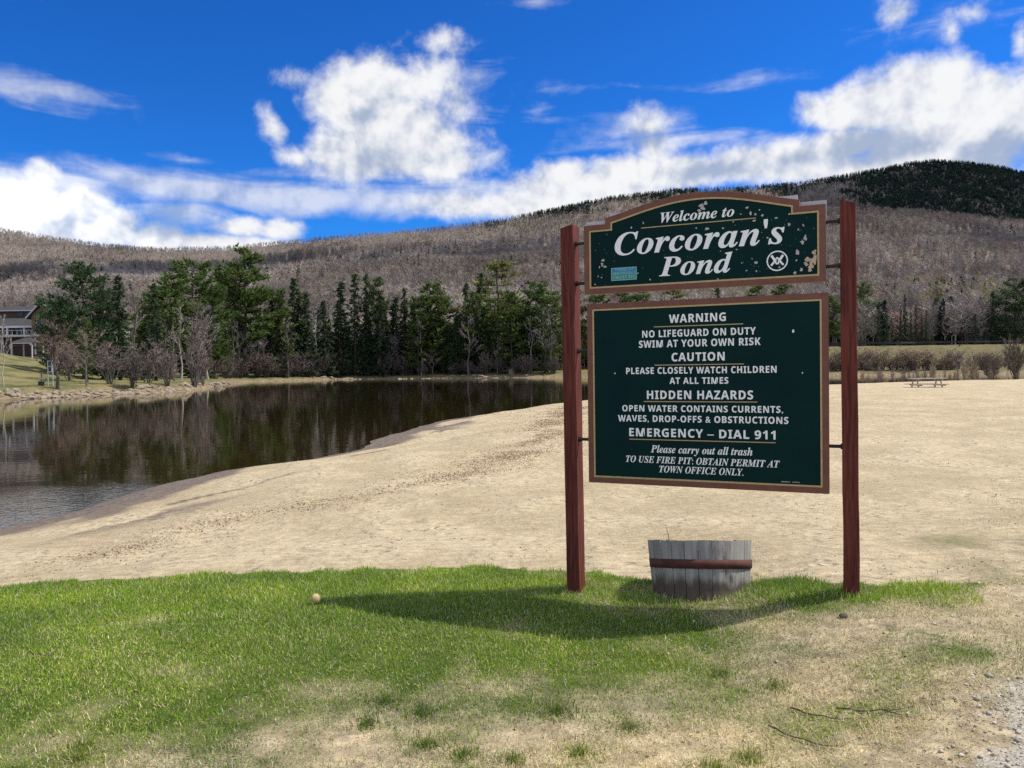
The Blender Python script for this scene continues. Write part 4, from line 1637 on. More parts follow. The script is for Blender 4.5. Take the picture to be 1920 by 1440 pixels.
def arch(x0, x1, zs, za, n=22):
    """arched top from right to left: lifts out of the shoulders in a soft S"""
    r_ = []
    for k in range(n + 1):
        f = k / n
        s_ = math.sin(math.pi * f)
        r_.append((x1 + (x0 - x1) * f, zs + (za - zs) * (s_ ** 1.15)))
    return r_


HB, HS, HT, HA = 2.507 - SB, 2.973 - SB, 3.012 - SB, 3.122 - SB
head_out = [(-.016, HB), (1.512, HB), (1.512, HS), (1.364, HS)] + arch(.135, 1.364, HT, HA) + [(.135, HS), (-.016, HS)]
low_out = [(0.0, 1.222 - SB), (1.525, 1.222 - SB), (1.525, 2.440 - SB), (0.0, 2.440 - SB)]


def panel(name, outline, fw):
    ins = inset(outline, fw)
    gold = inset(outline, fw + .0115)
    core = inset(outline, .004)
    f = MB()
    f.ring(outline, ins, -.034, .018)
    root = empty(name, (0, 0, 0))
    root.parent = sign
    f.build('frame', m_frame, root, bevel=.003)
    g = MB()
    g.ring([(x, z) for x, z in inset(outline, fw + .0004)], gold, -.031, -.012)
    g.build('trim_line', m_gold, root)
    c_ = MB()
    c_.prism(inset(outline, fw - .006), -.026, .010)
    c_.build('board', m_green, root)
    return root


head = panel('header_board', head_out, .036)
low = panel('notice_board_panel', low_out, .037)
bk = MB()
bk.prism([(-.014, HB + .02), (1.516, HB + .02), (1.516, HS + .032), (1.352, HS + .032), (1.352, HT + .040), (.150, HT + .040), (.150, HS + .032), (-.014, HS + .032)], .0185, .034)
bk.build('back_board', m_back, head)
bk = MB()
bk.prism([(.03, 1.26 - SB), (1.49, 1.26 - SB), (1.49, 2.40 - SB), (.03, 2.40 - SB)], .0185, .034)
bk.build('back_board', m_back, low)

# brackets
for x0, x1, z in ((-.094, -.010, 2.862), (-.090, -.010, 2.588), (-.084, .004, 2.122), (-.078, .004, 1.512),
                  (1.508, 1.592, 2.869), (1.508, 1.595, 2.600), (1.522, 1.600, 2.126), (1.522, 1.604, 1.509)):
    p = MB()
    p.tube([(x0, .012, z - SB), (x1, .012, z - SB)], [.011, .011], 10)
    xe = x0 if x0 < .5 else x1
    sg = 1 if x0 < .5 else -1
    p.tube([(xe - .004 * sg, .012, z - SB), (xe + .016 * sg, .012, z - SB)], [.019, .019], 6)
    p.build('bracket', m_black, sign)


# lettering
def fancy(s_, up, lo_, dig=None):
    r_ = ''
    for ch in s_:
        if 'A' <= ch <= 'Z':
            r_ += chr(up + ord(ch) - 65)
        elif 'a' <= ch <= 'z':
            r_ += chr(lo_ + ord(ch) - 97)
        elif dig and ch.isdigit():
            r_ += chr(dig + int(ch))
        else:
            r_ += ch
    return r_


def serif(s_): return fancy(s_, 0x1D468, 0x1D482)
def sans(s_): return fancy(s_, 0x1D5D4, 0x1D5EE, 0x1D7EC)


LINES = [  # text, style, left, right, baseline, top (board metres), board
    ("Welcome to", serif, .510, .979, 2.949, 3.016, head),
    ("Corcoran's", serif, .199, 1.278, 2.757, 2.912, head),
    ("Pond", serif, .499, .966, 2.600, 2.728, head),
    ("WARNING", sans, .560, .922, 2.292, 2.346, low),
    ("NO LIFEGUARD ON DUTY", sans, .381, 1.104, 2.201, 2.247, low),
    ("SWIM AT YOUR OWN RISK", sans, .358, 1.132, 2.134, 2.181, low),
    ("CAUTION", sans, .575, .913, 2.041, 2.096, low),
    ("PLEASE CLOSELY WATCH CHILDREN", sans, .269, 1.226, 1.960, 2.003, low),
    ("AT ALL TIMES", sans, .560, .935, 1.893, 1.935, low),
    ("HIDDEN HAZARDS", sans, .409, 1.085, 1.794, 1.850, low),
    ("OPEN WATER CONTAINS CURRENTS,", sans, .240, 1.262, 1.711, 1.753, low),
    ("WAVES, DROP-OFFS & OBSTRUCTIONS", sans, .210, 1.293, 1.643, 1.686, low),
    ("EMERGENCY \u2013 DIAL 911", sans, .286, 1.217, 1.545, 1.600, low),
    ("Please carry out all trash", serif, .431, 1.079, 1.440, 1.490, low),
    ("TO USE FIRE PIT: OBTAIN PERMIT AT", serif, .262, 1.241, 1.371, 1.415, low),
    ("TOWN OFFICE ONLY.", serif, .487, 1.023, 1.311, 1.355, low),
]
_tmp = []


def text_obj(s_, style, bold=.0):
    cu = bpy.data.curves.new('lettering', 'FONT')
    cu.body = style(s_)
    cu.extrude = .02
    cu.resolution_u = 3
    cu.offset = bold
    if style is sans:
        cu.space_character = 1.10
        cu.space_word = 1.0
    o = bpy.data.objects.new('lettering', cu)
    COL.objects.link(o)
    return o


STICK = [("TOWN OF", .20, .325, 2.651, 2.668), ("WATERVILLE", .187, .338, 2.627, 2.645), ("VALLEY REC", .187, .338, 2.601, 2.621)]
_tmp = [text_obj(l[0], l[1], .006 if l[1] is sans else .004) for l in LINES]
_tmp += [text_obj(s_[0], sans) for s_ in STICK]
bpy.context.view_layer.update()
_dg = bpy.context.evaluated_depsgraph_get()
_meshes = [bpy.data.meshes.new_from_object(o.evaluated_get(_dg)) for o in _tmp]
for o in _tmp:
    cu = o.data
    bpy.data.objects.remove(o)
    bpy.data.curves.remove(cu)


def fit_text(me, x0, x1, zb, zt, yf, thick):
    n = len(me.vertices)
    co = np.zeros(n * 3, np.float32)
    me.vertices.foreach_get('co', co)
    co = co.reshape(-1, 3)
    lo_, hi = co.min(0), co.max(0)
    ztop = hi[1]
    out = np.zeros_like(co)
    out[:, 0] = x0 + (co[:, 0] - lo_[0]) / (hi[0] - lo_[0]) * (x1 - x0)
    out[:, 2] = zb - SB + co[:, 1] / ztop * (zt - zb)
    out[:, 1] = yf - (co[:, 2] - lo_[2]) / (hi[2] - lo_[2]) * thick
    me.vertices.foreach_set('co', out.ravel())
    me.update()
    me.materials.clear()


for l, me in zip(LINES, _meshes):
    fit_text(me, l[2], l[3], l[4], l[5], -.0262, .0016)
    me.name = 'lettering'
    link('lettering', me, l[6], m_letter)

UNDER = [(.381, 1.109, 2.925, head), (.460, 1.028, 2.269, low), (.462, 1.031, 2.017, low), (.387, 1.110, 1.777, low), (.286, 1.217, 1.5245, low)]
for x0, x1, z, par in UNDER:
    p = MB()
    p.box((x0, -.0275, z - SB - .0028), (x1, -.0262, z - SB + .0028))
    p.build('underline', m_gold, par)
p = MB()                                            # maker's mark, too small to read
for k in range(12):
    if k != 6:
        p.box((1.25 + k * .009, -.0272, 1.2815 - SB), (1.2565 + k * .009, -.0262, 1.2865 - SB + .0015 * (k % 3 == 0)))
p.build('maker_mark', m_chip, low)

# round emblem
ecx, ecz, er = 1.234, 2.650 - SB, .0625
p = MB()
circ = lambda r_: [(ecx + r_ * math.cos(6.28318 * k / 40), ecz + r_ * math.sin(6.28318 * k / 40)) for k in range(40)]
p.ring(circ(er), circ(er - .0075), -.0285, -.0262)


def stroke(mb, a, c_, w, y=-.0285):
    a, c_ = Vector(a), Vector(c_)
    d = (c_ - a).normalized()
    nn = Vector((-d.y, d.x)) * w / 2
    mb.prism([tuple(a - nn), tuple(c_ - nn), tuple(c_ + nn), tuple(a + nn)], y, -.0262)


e = er / .0625
sx = lambda x, z: (ecx + x * e, ecz + z * e)
for k, (a, c_, w) in enumerate([((-.034, .034), (-.0085, -.0045), .0145), ((.034, .034), (.0085, -.0045), .0145),
                                ((-.0365, -.0275), (-.0150, -.0020), .0115), ((.0365, -.0275), (.0150, -.0020), .0115),
                                ((-.0150, .000), (-.0015, -.021), .009), ((.0150, .000), (.0015, -.021), .009),
                                ((-.0130, .004), (0.0006, .021), .008), ((.0130, .004), (-.0006, .021), .008)]):
    stroke(p, sx(*a), sx(*c_), w * e, -.0285 - .0002 * k)
p.build('emblem', m_letter, head)

# sticker
m_stick, t, b = new_mat("blue_green_sticker")
ss = node(t, 'ShaderNodeSeparateXYZ')
t.links.new(objcoord(t), ss.inputs[0])
zz = N(ss.outputs[2])
setc(t, b.inputs['Base Color'], mixc(zz.ramp(2.61 - SB, 2.655 - SB), (.030, .22, .17), (.020, .17, .33)))
b.inputs['Roughness'].default_value = .35
p = MB()
p.box((.173, -.0272, 2.588 - SB), (.348, -.0262, 2.674 - SB))
st = p.build('sticker', m_stick, head)
p = MB()
p.ring([(.1735, 2.5885 - SB), (.3475, 2.5885 - SB), (.3475, 2.6735 - SB), (.1735, 2.6735 - SB)], [(.179, 2.593 - SB), (.342, 2.593 - SB), (.342, 2.669 - SB), (.179, 2.669 - SB)], -.0276, -.02722)
m_pale_st = simple_mat("pale_sticker_print", (.22, .50, .52), .5, (.18, .44, .46), 30.0)
parts_st = p
p.build('sticker_border', m_pale_st, head)
for s_, me in zip(STICK, _meshes[len(LINES):]):
    fit_text(me, s_[1], s_[2], s_[3], s_[4], -.02725, .0006)
    me.name = 'sticker_lettering'
    link('sticker_lettering', me, head, m_pale_st)

# flaked paint on the header board
CHIPS = [  # pixel of the photo, half width and half height in pixels, kind
    (1317, 386, 7, 5, 0), (1320, 392, 6, 5, 0), (1312, 396, 5, 3, 0), (1324, 383, 4, 5, 0), (1133, 489, 5, 4, 0), (1131, 497, 4, 5, 0), (1137, 501, 4, 3, 0), (1126, 502, 2, 3, 0), (1124, 519, 2, 3, 0),
    (1130, 521, 2, 2, 0), (1186, 428, 2, 4, 0), (1208, 419, 1.5, 3, 0), (1221, 525, 2, 2, 0), (1198, 513, 1.6, 2, 0), (1327, 430, 4, 4, 0), (1307, 429, 2, 2, 0),
    (1357, 429, 2.5, 3, 0), (1376, 417, 2, 2, 0), (1402, 391, 4, 2.5, 0), (1408, 401, 3, 5, 0), (1417, 403, 3, 3, 0), (1425, 395, 2, 1.5, 0), (1430, 405, 3, 3.5, 0), (1390, 403, 2, 2, 0),
    (1415, 415, 4, 2, 0), (1456, 410, 3.5, 2, 0), (1481, 403, 3, 2, 0), (1480, 422, 3.5, 3, 0), (1507, 424, 2.5, 3, 0), (1497, 432, 2.5, 2.5, 0), (1440, 447, 2.2, 2, 0),
    (1510, 447, 4, 7, 0), (1505, 455, 5, 5, 0), (1496, 474, 3.5, 6, 0), (1527, 475, 4, 5, 1), (1529, 484, 3, 6, 1), (1516, 488, 7, 6, 1), (1521, 499, 5, 9, 1), (1513, 497, 4, 4, 1), (1526, 491, 4, 7, 1),
    (1519, 508, 4, 4, 1), (1503, 506, 4, 4, 0), (1510, 494, 3, 3, 0), (1491, 513, 4, 5, 0), (1494, 489, 2, 2, 0), (1418, 493, 4, 4, 0), (1411, 486, 2, 1.6, 0), (1401, 508, 2, 2, 0), (1419, 509, 2.6, 2.2, 0),
    (1392, 494, 1.5, 1.5, 0), (1462, 502, 3, 2.6, 0), (1352, 472, 2, 1, 0), (1382, 469, 2, 1.6, 0), (1112 + 6, 534, 2, 2, 0), (1140, 441, 1.2, 1.2, 0), (1347, 524, 1.8, 2, 0), (1535 - 6, 472, 3, 3, 1)]
rc = random.Random(4)
pc0, pc1 = MB(), MB()
for px, py, hw, hh, kd in CHIPS:
    u0, z0 = on_board(px, py)
    k = 1.0 / 285.0
    n = 11
    if kd == 0:
        hw, hh = hw * .85, hh * .85
    poly = []
    for i in range(n):
        a = 6.28318 * i / n
        r_ = rc.uniform(.45, 1.15)
        poly.append((u0 + hw * k * r_ * math.cos(a), z0 + hh * k * r_ * math.sin(a)))
    (pc1 if kd else pc0).prism(poly, -.0267 - rc.random() * .0006, -.0261)
for i in range(90):                                  # tiny pocks
    u0, z0 = rc.uniform(.9, 1.46), rc.uniform(2.56, 2.93) - SB
    if rc.random() < .35:
        u0 = rc.uniform(.05, .9)
    r_ = rc.uniform(.0008, .0024)
    pc0.prism([(u0 + r_ * rc.uniform(.6, 1.3) * math.cos(6.283 * q_ / 6), z0 + r_ * rc.uniform(.6, 1.3) * math.sin(6.283 * q_ / 6)) for q_ in range(6)], -.0266 - rc.random() * .0005, -.0261)
pc0.build('flaked_paint', m_chip, head)
pc1.build('flaked_paint', m_tanchip, head)
pl = MB()
for px, py, hw, hh in ((1488, 621, 2.6, 3.2), (1155, 700, 1.3, 1.8), (1505, 699, 1.1, 1.8)):
    u0, z0 = on_board(px, py)
    pl.prism([(u0 + hw / 285 * rc.uniform(.5, 1.1) * math.cos(6.283 * q_ / 8), z0 + hh / 285 * rc.uniform(.5, 1.1) * math.sin(6.283 * q_ / 8)) for q_ in range(8)], -.0268, -.0261)
pl.build('flaked_paint', m_letter, low)

# ------------------------------------------------------------------ half barrel
m_stave, t, b = new_mat("weathered_staves")
v = objcoord(t, (1, 1, .07))
s1 = noise3(v, 28, 6, .7)
s2 = noise3(objcoord(t, (1, 1, .35)), 9, 5, .6)
sc_ = mixc(s1.ramp(.3, .7), (.20, .193, .18), (.35, .34, .32))
sc_ = mixc(s2.ramp(.60, .72), sc_, (.10, .092, .085))
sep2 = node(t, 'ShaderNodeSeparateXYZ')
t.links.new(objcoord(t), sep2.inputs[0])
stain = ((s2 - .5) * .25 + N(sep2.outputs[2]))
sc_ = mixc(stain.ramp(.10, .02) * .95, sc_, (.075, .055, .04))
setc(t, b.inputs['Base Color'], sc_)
b.inputs['Roughness'].default_value = .85
add_bump(t, b, s1, .6, .006)
m_hoop = simple_mat("rusty_hoop", (.060, .020, .017), .75, (.095, .036, .028), 14.0, (1, 1, 1), .3, .004, .3)
m_soil = simple_mat("potting_soil", (.05, .04, .03), 1.0, (.09, .07, .05), 30.0, (1, 1, 1), .8, .02)

brl = empty('half_barrel', (1.262, 5.185, .503))
_vd = Vector((1.262, 5.185, 0)).normalized()            # the tub leans away down the slope
brl.rotation_euler = (Matrix.Rotation(math.radians(-1.8), 3, _vd) @ Matrix.Rotation(math.radians(-12.8), 3, Vector((_vd.y, -_vd.x, 0)))).to_euler()
tag(brl, "weathered half barrel planter with a rusty hoop standing under the sign", 'planter')


def brad(z):
    return .318 + .030 * (z / .37) ** .9 if z > 0 else .318


NST = 24
vs, fs = [], []
levels = [-.10, 0.0, .05, .11, .17, .23, .28, .318]
rb = random.Random(9)
vb = MB()
for k in range(NST):
    a0, a1 = 6.28318 * k / NST, 6.28318 * (k + 1) / NST
    dr, top = rb.uniform(-.0035, .0035), rb.uniform(-.005, .005)
    g = .010 if rb.random() < .3 else .005
    a0 += g * rb.uniform(.5, 2.2)
    a1 -= g * rb.uniform(.5, 1.2)
    pts, q4 = [], []
    for i, z in enumerate(levels):
        zz_ = z + (top if i == len(levels) - 1 else 0)
        r_ = brad(max(z, 0)) + dr
        for (aa, rr_) in ((a0, r_), ((a0 + a1) / 2, r_ + .002), (a1, r_), (a1, r_ - .026), (a0, r_ - .026)):
            pts.append((rr_ * math.cos(aa), rr_ * math.sin(aa), zz_))
    for i in range(len(levels) - 1):
        for j in range(5):
            q4.append((5 * i + j, 5 * i + (j + 1) % 5, 5 * i + 5 + (j + 1) % 5, 5 * i + 5 + j))
    e = 5 * (len(levels) - 1)
    q4 += [(e, e + 1, e + 2, e + 3, e + 4), (4, 3, 2, 1, 0)]
    vb.add(pts, q4)
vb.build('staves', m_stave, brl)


def hoop(z0, z1, hm=None):
    h_ = MB()
    n = 64
    vs_ = []
    for k in range(n):
        a = 6.28318 * k / n
        for z, o in ((z0, .0075), (z1, .0075), (z1, .003), (z0, .003)):
            r_ = brad(max(z, 0)) + o
            vs_.append((r_ * math.cos(a), r_ * math.sin(a), z))
    h_.add(vs_, [(4 * k + j, 4 * ((k + 1) % n) + j, 4 * ((k + 1) % n) + (j + 1) % 4, 4 * k + (j + 1) % 4) for k in range(n) for j in range(4)])
    h_.build('hoop', hm or m_hoop, brl, True)


hoop(.137, .195)
so = MB()
so.add([(.32 * math.cos(6.283 * k / 32), .32 * math.sin(6.283 * k / 32), .25) for k in range(32)] + [(0, 0, .265)], [(k, (k + 1) % 32, 32) for k in range(32)])
so.build('soil', m_soil, brl, True)
m_stem = simple_mat("dry_stem", (.20, .16, .08), .9, (.12, .09, .05), 30.0)
stm = MB()
stm.tube([(-.20, .02, .26), (-.205, .02, .35), (-.225, .01, .42)], [.003, .0025, .001], 5)
stm.build('dry_stem', m_stem, brl)

# ------------------------------------------------------------------ small things on the lawn
m_ball = simple_mat("old_ball_felt", (.50, .40, .20), .95, (.38, .29, .13), 40.0, (1, 1, 1), .6, .004)
bm = bmesh.new()
bmesh.ops.create_uvsphere(bm, u_segments=32, v_segments=20, radius=.034)
for v_ in bm.verts:
    c_ = v_.co.normalized()
    seam = abs(c_.x * c_.y * 2.2 + c_.z * .9 - .12)
    v_.co *= 1 - (.045 if seam < .07 else 0) + rb.uniform(-.012, .012)
me = bpy.data.meshes.new('ball')
bm.to_mesh(me)
bm.free()
me.polygons.foreach_set('use_smooth', [True] * len(me.polygons))
bl = link('ball', me, None, m_ball)
bl.location = (-1.33, 5.12, hz(-1.33, 5.12) + .042)
tag(bl, "old tan ball lying on the green lawn at the tip of the sign's shadow", 'ball')
m_darkstone = simple_mat("dark_stone", (.05, .047, .045), .9, (.16, .15, .14), 30.0, (1, 1, 1), .7, .01)
dk = link('rock', ROCKS[1].copy())
dk.data.materials.clear()
dk.data.materials.append(m_darkstone)
dk.location = (1.83, 4.27, hz(1.83, 4.27) + .010)
dk.scale = (.026, .019, .017)
tag(dk, "small dark stone on the grass in front of the right sign post", 'rock')
m_stickw = simple_mat("grey_twig", (.11, .085, .065), .95, (.06, .045, .035), 30.0)
for px, py, ln, az, lab in ((1535, 1345, .26, -.75, "thin dark twig on bare soil, leftmost of the lower right pair"),
                            (1640, 1335, .30, -.35, "long forked twig on bare soil at lower right"),
                            (1500, 1388, .30, -.85, "curved dark twig near the bottom of the bare patch"),
                            (75, 1230, .20, -.35, "short dark twig on the green lawn at far left"),
                            (500, 1083, .50, .12, "pale driftwood stick on the sand at the lawn edge")):
    d = ray(px, py)
    k = 1.5 / -d.z
    for _ in range(6):
        k = (EYE - hz(d.x * k, k)) / -d.z
    x0, y0 = d.x * k, k
    o = empty('twig', (x0, y0, hz(x0, y0)))
    p = MB()
    pts = []
    for i in range(8):
        f = i / 7 - .5
        bx_, by_ = math.cos(az) * ln * f - math.sin(az) * (f * f - .1) * ln * .35, math.sin(az) * ln * f + math.cos(az) * (f * f - .1) * ln * .35
        pts.append((bx_, by_, hz(x0 + bx_, y0 + by_) - o.location.z + .012 + .004 * math.sin(i * 2)))
    p.tube(pts, [.0040 - .0004 * i for i in range(8)], 5)
    p.build('stick', m_stickw, o)
    if 'forked' in lab:
        p = MB()
        p.tube([pts[4], Vector(pts[4]) + Vector((.10, -.10, .004))], [.003, .001], 4)
        p.build('side_shoot', m_stickw, o)
    tag(o, lab, 'twig')
m_paper = simple_mat("white_scrap", (.75, .75, .73), .8, (.66, .66, .64), 30.0)
p = MB()
p.prism([(-.030, -.006), (.022, -.010), (.032, .004), (.0, .010), (-.024, .006)], -.002, .002)
sp = p.build('paper_scrap', m_paper)
sp.location = (-1.03, 2.93, hz(-1.03, 2.93) + .02)
sp.rotation_euler = (math.radians(-80), .1, .2)
tag(sp, "small white scrap of paper in the grass at the bottom edge of the view", 'litter')

# ------------------------------------------------------------------ grass, straw and litter nobody could count
m_blade = col_mat("grass_blades", .75, .35, .15)
rg = np.random.default_rng(5)


def blades(n, x, y, L, w, lean, col, bendy=.5):
    z = height(x, y)[0]
    a = rg.uniform(0, 2 * np.pi, n)
    th = rg.normal(0, 1, n) * lean + lean * .6
    d = np.stack([np.cos(a) * np.sin(th), np.sin(a) * np.sin(th), np.abs(np.cos(th)) + .02], 1)
    base = np.stack([x, y, z - .004], 1)
    mid = base + d * (L * .55)[:, None]
    d2 = d + np.stack([np.cos(a), np.sin(a), np.zeros(n)], 1) * bendy * rg.random((n, 1)) - np.array([0, 0, .25]) * rg.random((n, 1))
    d2 /= np.linalg.norm(d2, axis=1)[:, None]
    tip = mid + d2 * (L * .5)[:, None]
    tip[:, 2] = np.maximum(tip[:, 2], z + .002)
    b_ = rg.uniform(0, 2 * np.pi, n)
    side = np.stack([np.cos(b_), np.sin(b_), np.zeros(n)], 1) * (w / 2)[:, None]
    V = np.stack([base - side, base + side, mid - side * .8, mid + side * .8, tip], 1)
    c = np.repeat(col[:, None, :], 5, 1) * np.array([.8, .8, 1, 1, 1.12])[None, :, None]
    return V.reshape(-1, 3), c.reshape(-1, 3)


def scatter(n, y0, y1, xlim=.74):
    y = np.sqrt(rg.uniform(y0 * y0, y1 * y1, n))
    return rg.uniform(-xlim, xlim, n) * y, y


GV, GC = [], []
GREENS = np.array([(.26, .43, .035), (.33, .48, .04), (.19, .34, .03), (.42, .52, .08), (.24, .40, .05)])
STRAWS = np.array([(.74, .66, .42), (.66, .58, .34), (.82, .75, .52), (.47, .39, .23), (.70, .64, .37)])


def put(n, x, y, green, scale, lean, tone=1.0):
    n = len(x)
    isg = rg.random(n) < green
    col = np.where(isg[:, None], GREENS[rg.integers(0, len(GREENS), n)], STRAWS[rg.integers(0, len(STRAWS), n)]) * rg.uniform(.7, 1.2, (n, 1))
    pt = fbm(x * 1.6 + 21, y * 2.0 + 4, 4) - .5
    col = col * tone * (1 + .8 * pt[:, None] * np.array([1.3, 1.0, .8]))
    L = np.where(isg, rg.uniform(.013, .038, n), rg.uniform(.014, .045, n)) * scale
    w = rg.uniform(.0018, .0038, n) * (1 + .08 * y)
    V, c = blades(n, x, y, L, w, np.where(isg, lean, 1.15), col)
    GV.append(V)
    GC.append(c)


x, y = scatter(560000, 2.55, 6.3)
edge = lawn_edge(x) + (fbm(x * 6, y * 6, 2) - .5) * .30
g = greenness(x, y)
gr = gravelness(x, y)
keep = (y < edge) & (rg.random(len(x)) < (1 - .9 * gr) * (.72 + .28 * g) * np.where(x > 2.6, S(4.4, 2.6, x) * .7 + .1, 1))
bare = S(.54, .66, fbm(x * 1.3 + 60, y * 1.8 + 33, 4)) * (1 - g)
keep &= rg.random(len(x)) > bare * .7
x, y, g = x[keep], y[keep], g[keep]
lush = S(4.4, 5.6, y)
put(0, x, y, np.clip(g * 1.0, .03, .84), (.75 + .5 * lush * g) * (.75 + .5 * fbm(x * 2.3, y * 2.3, 3)), .8 - .3 * lush)
# rough longer grass along the edge, round the posts and the barrel
x, y = scatter(60000, 4.9, 6.35, .62)
edge = lawn_edge(x) + (fbm(x * 6, y * 6, 2) - .5) * .30
k = (y < edge) & (y > edge - .75) & (x > -1.5) & (x < 2.9) & (rg.random(len(x)) < S(-1.5, .8, x) * .9 + .1)
k &= np.hypot(x - 1.262, y - 5.21) > .335
put(0, x[k], y[k], np.full(k.sum(), .85), 1.4, .4)
for cx, cy, r_, n, sc_, gg in ((.455, 5.42, .13, 420, 1.5, .7), (2.05, 4.62, .15, 900, 1.7, .8), (1.26, 5.2, .45, 2000, 1.5, .5), (1.75, 4.85, .24, 1300, 1.7, .92), (2.5, 4.62, .28, 1300, 1.5, .9),
                               (.95, 4.95, .22, 600, 1.5, .6), (1.45, 4.78, .25, 600, 1.5, .4)):
    a, q_ = rg.uniform(0, 6.283, n), np.sqrt(rg.random(n)) * r_
    x, y = cx + np.cos(a) * q_, cy + np.sin(a) * q_
    k = np.hypot(x - 1.262, y - 5.21) > .335
    put(0, x[k], y[k], np.full(k.sum(), gg), sc_, .45)
for px, py, r_, n in ((1345, 1420, .09, 420), (1405, 1398, .07, 260), (1085, 1385, .08, 240), (1045, 1310, .12, 420), (800, 1370, .10, 300), (790, 1310, .10, 280), (720, 1290, .12, 300), (1450, 1270, .10, 200),
                      (145, 1388, .10, 300), (155, 1368, .08, 200), (690, 1330, .10, 260), (250, 1430, .08, 160), (870, 1392, .09, 260), (1350, 1240, .12, 240), (960, 1400, .07, 160), (1180, 1340, .09, 160)):
    d = ray(px, py)
    k = 1.48 / -d.z
    n = int(n * 1.6)
    a, q_ = rg.uniform(0, 6.283, n), np.abs(rg.normal(0, .6, n)) * r_
    put(0, d.x * k + np.cos(a) * q_, k + np.sin(a) * q_, np.full(n, .8), 1.25, .95, .62)
# straw on the right hand sand
x, y = scatter(60000, 4.2, 11.5, .70)
k = (x > 2.3) & (rg.random(len(x)) < S(2.3, 3.4, x) * S(11.5, 5.5, y) * S(.40, .62, fbm(x * 2, y * 2, 3)))
put(0, x[k], y[k], np.full(k.sum(), .12), 1.0, .9)
V, C_ = np.concatenate(GV), np.concatenate(GC)
nb = len(V) // 5
bi = np.arange(nb)[:, None] * 5
tri = np.concatenate([bi + np.array([[0, 1, 3]]), bi + np.array([[0, 3, 2]]), bi + np.array([[2, 3, 4]])])
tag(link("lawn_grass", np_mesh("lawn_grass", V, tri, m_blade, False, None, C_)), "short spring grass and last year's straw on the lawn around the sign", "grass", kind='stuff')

# leaf litter: the wrack line and flecks over the sand
m_fleck = col_mat("leaf_litter", .95, 0, .05)
WR = np.array([(-4.3, 5.9), (-3.88, 6.67), (-3.66, 7.93), (-2.96, 9.2), (-1.87, 10.26), (-.68, 11.89), (.41, 15.55), (1.24, 22.69), (2.4, 30)])
seg = np.concatenate([[0], np.cumsum(np.hypot(*np.diff(WR, axis=0).T))])
n = 30000
s_ = rg.random(n) ** 1.0 * seg[-1]
x = np.interp(s_, seg, WR[:, 0]) + rg.normal(0, 1, n) * np.where(rg.random(n) < .6, .13, .36) * (1 + s_ * .07)
y = np.interp(s_, seg, WR[:, 1]) + rg.normal(0, 1, n) * np.where(rg.random(n) < .6, .13, .36) * (1 + s_ * .07)
k = rg.random(n) < S(.34, .62, fbm(x * 1.1 + 3, y * 1.1, 3)) + .12
x, y = x[k], y[k]
n4 = 9000                                        # the broad patch where the line curves up to the sign
s4 = rg.uniform(seg[5] - .5, seg[7], n4)
x4 = np.interp(s4, seg, WR[:, 0]) + rg.normal(0, .55, n4)
y4 = np.interp(s4, seg, WR[:, 1]) + rg.normal(0, .75, n4)
k = rg.random(n4) < S(.42, .60, fbm(x4 * .9 + 13, y4 * .7 + 2, 4))
x, y = np.concatenate([x, x4[k]]), np.concatenate([y, y4[k]])
n2 = 2600
y2 = 6.2 * (46 / 6.2) ** rg.random(n2)
x2 = rg.uniform(-.35, .72, n2) * y2
n3 = 1800
x3, y3 = scatter(n3, 2.6, 5.6)
x, y = np.concatenate([x, x2, x3]), np.concatenate([y, y2, y3])
z, sd, nn = height(x, y)
k = (sd > .4) & nn
x, y, z = x[k], y[k], z[k]
n = len(x)
sz = rg.uniform(.003, .010, n) * (1 + .05 * y)
a = rg.uniform(0, 6.283, n)
e1 = np.stack([np.cos(a), np.sin(a), rg.normal(0, .35, n)], 1) * sz[:, None]
e2 = np.stack([-np.sin(a), np.cos(a), rg.normal(0, .5, n)], 1) * (sz * rg.uniform(.3, .8, n))[:, None]
c0 = np.stack([x, y, z + sz * .35], 1)
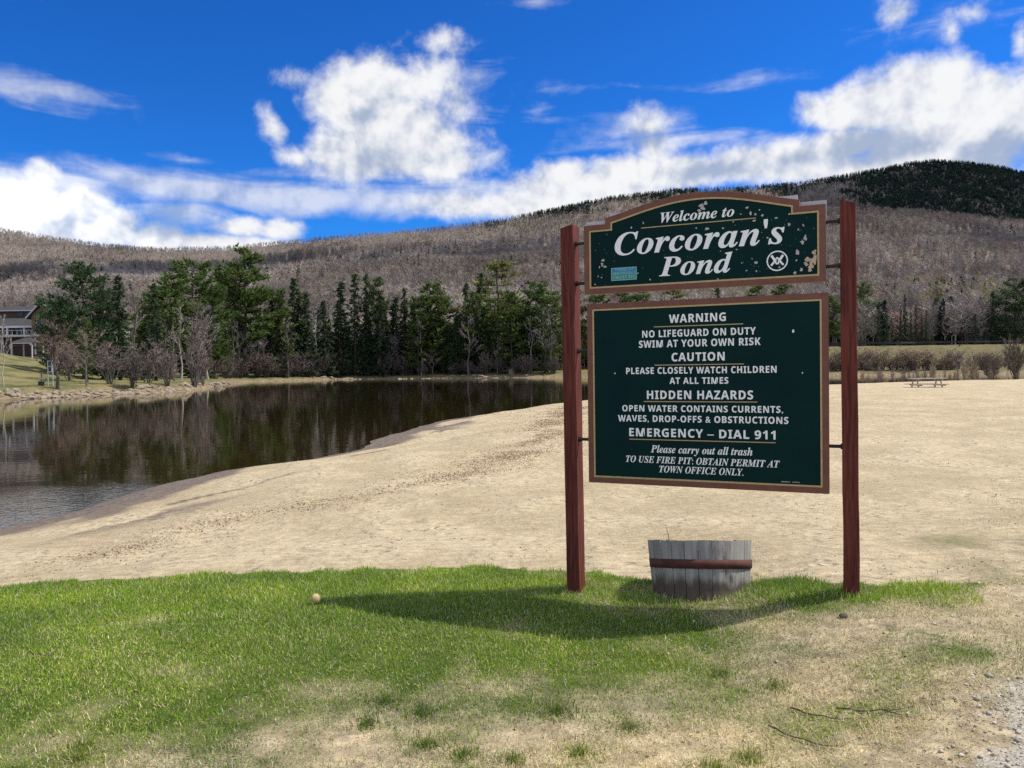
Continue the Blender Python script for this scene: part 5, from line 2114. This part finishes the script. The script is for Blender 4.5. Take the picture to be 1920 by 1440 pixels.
V = np.stack([c0 - e1, c0 - e2, c0 + e1, c0 + e2], 1).reshape(-1, 3)
fc = np.array([(.34, .24, .15), (.25, .17, .11), (.40, .29, .19), (.19, .14, .10), (.37, .28, .20)])[rg.integers(0, 5, n)] * rg.uniform(.7, 1.2, (n, 1))
tag(link("leaf_litter", np_mesh("leaf_litter", V, np.arange(4 * n).reshape(-1, 4), m_fleck, False, None, np.repeat(fc, 4, 0))),
    "brown leaf scraps and twigs washed up across the sand", "leaf litter", kind='stuff')

# gravel at the lower right
rgp = np.random.default_rng(8)
n = 11000
y = np.sqrt(rgp.uniform(2.6 ** 2, 4.9 ** 2, n))
x = rgp.uniform(.2, .80, n) * y
gk = gravelness(x, y)
k = rgp.random(n) < np.clip(gk, .02, 1)
x, y = x[k], y[k]
z = height(x, y)[0]
n = len(x)
sz = rgp.gamma(1.6, .0024, n) + .0022
oc = np.array([(1, 0, 0), (0, 1, 0), (-1, 0, 0), (0, -1, 0), (0, 0, .7), (0, 0, -.5)], float)
V = oc[None] * sz[:, None, None] * rgp.uniform(.65, 1.35, (n, 6, 1))
a = rgp.uniform(0, 6.283, n)
V = np.stack([V[..., 0] * np.cos(a)[:, None] - V[..., 1] * np.sin(a)[:, None], V[..., 0] * np.sin(a)[:, None] + V[..., 1] * np.cos(a)[:, None], V[..., 2]], -1)
V += np.stack([x, y, z + sz * .2], 1)[:, None, :]
of = np.array([(0, 1, 4), (1, 2, 4), (2, 3, 4), (3, 0, 4), (1, 0, 5), (2, 1, 5), (3, 2, 5), (0, 3, 5)])
fi = (np.arange(n)[:, None, None] * 6 + of[None]).reshape(-1, 3)
pc_ = np.array([(.48, .45, .40), (.36, .34, .30), (.58, .55, .50), (.42, .37, .30), (.27, .26, .24)])[rgp.integers(0, 5, n)] * rgp.uniform(.8, 1.15, (n, 1))
tag(link("gravel", np_mesh("gravel", V.reshape(-1, 3), fi, m_fleck, False, None, np.repeat(pc_, 6, 0))), "grey gravel in the worn corner at the lower right", "gravel", kind='stuff')
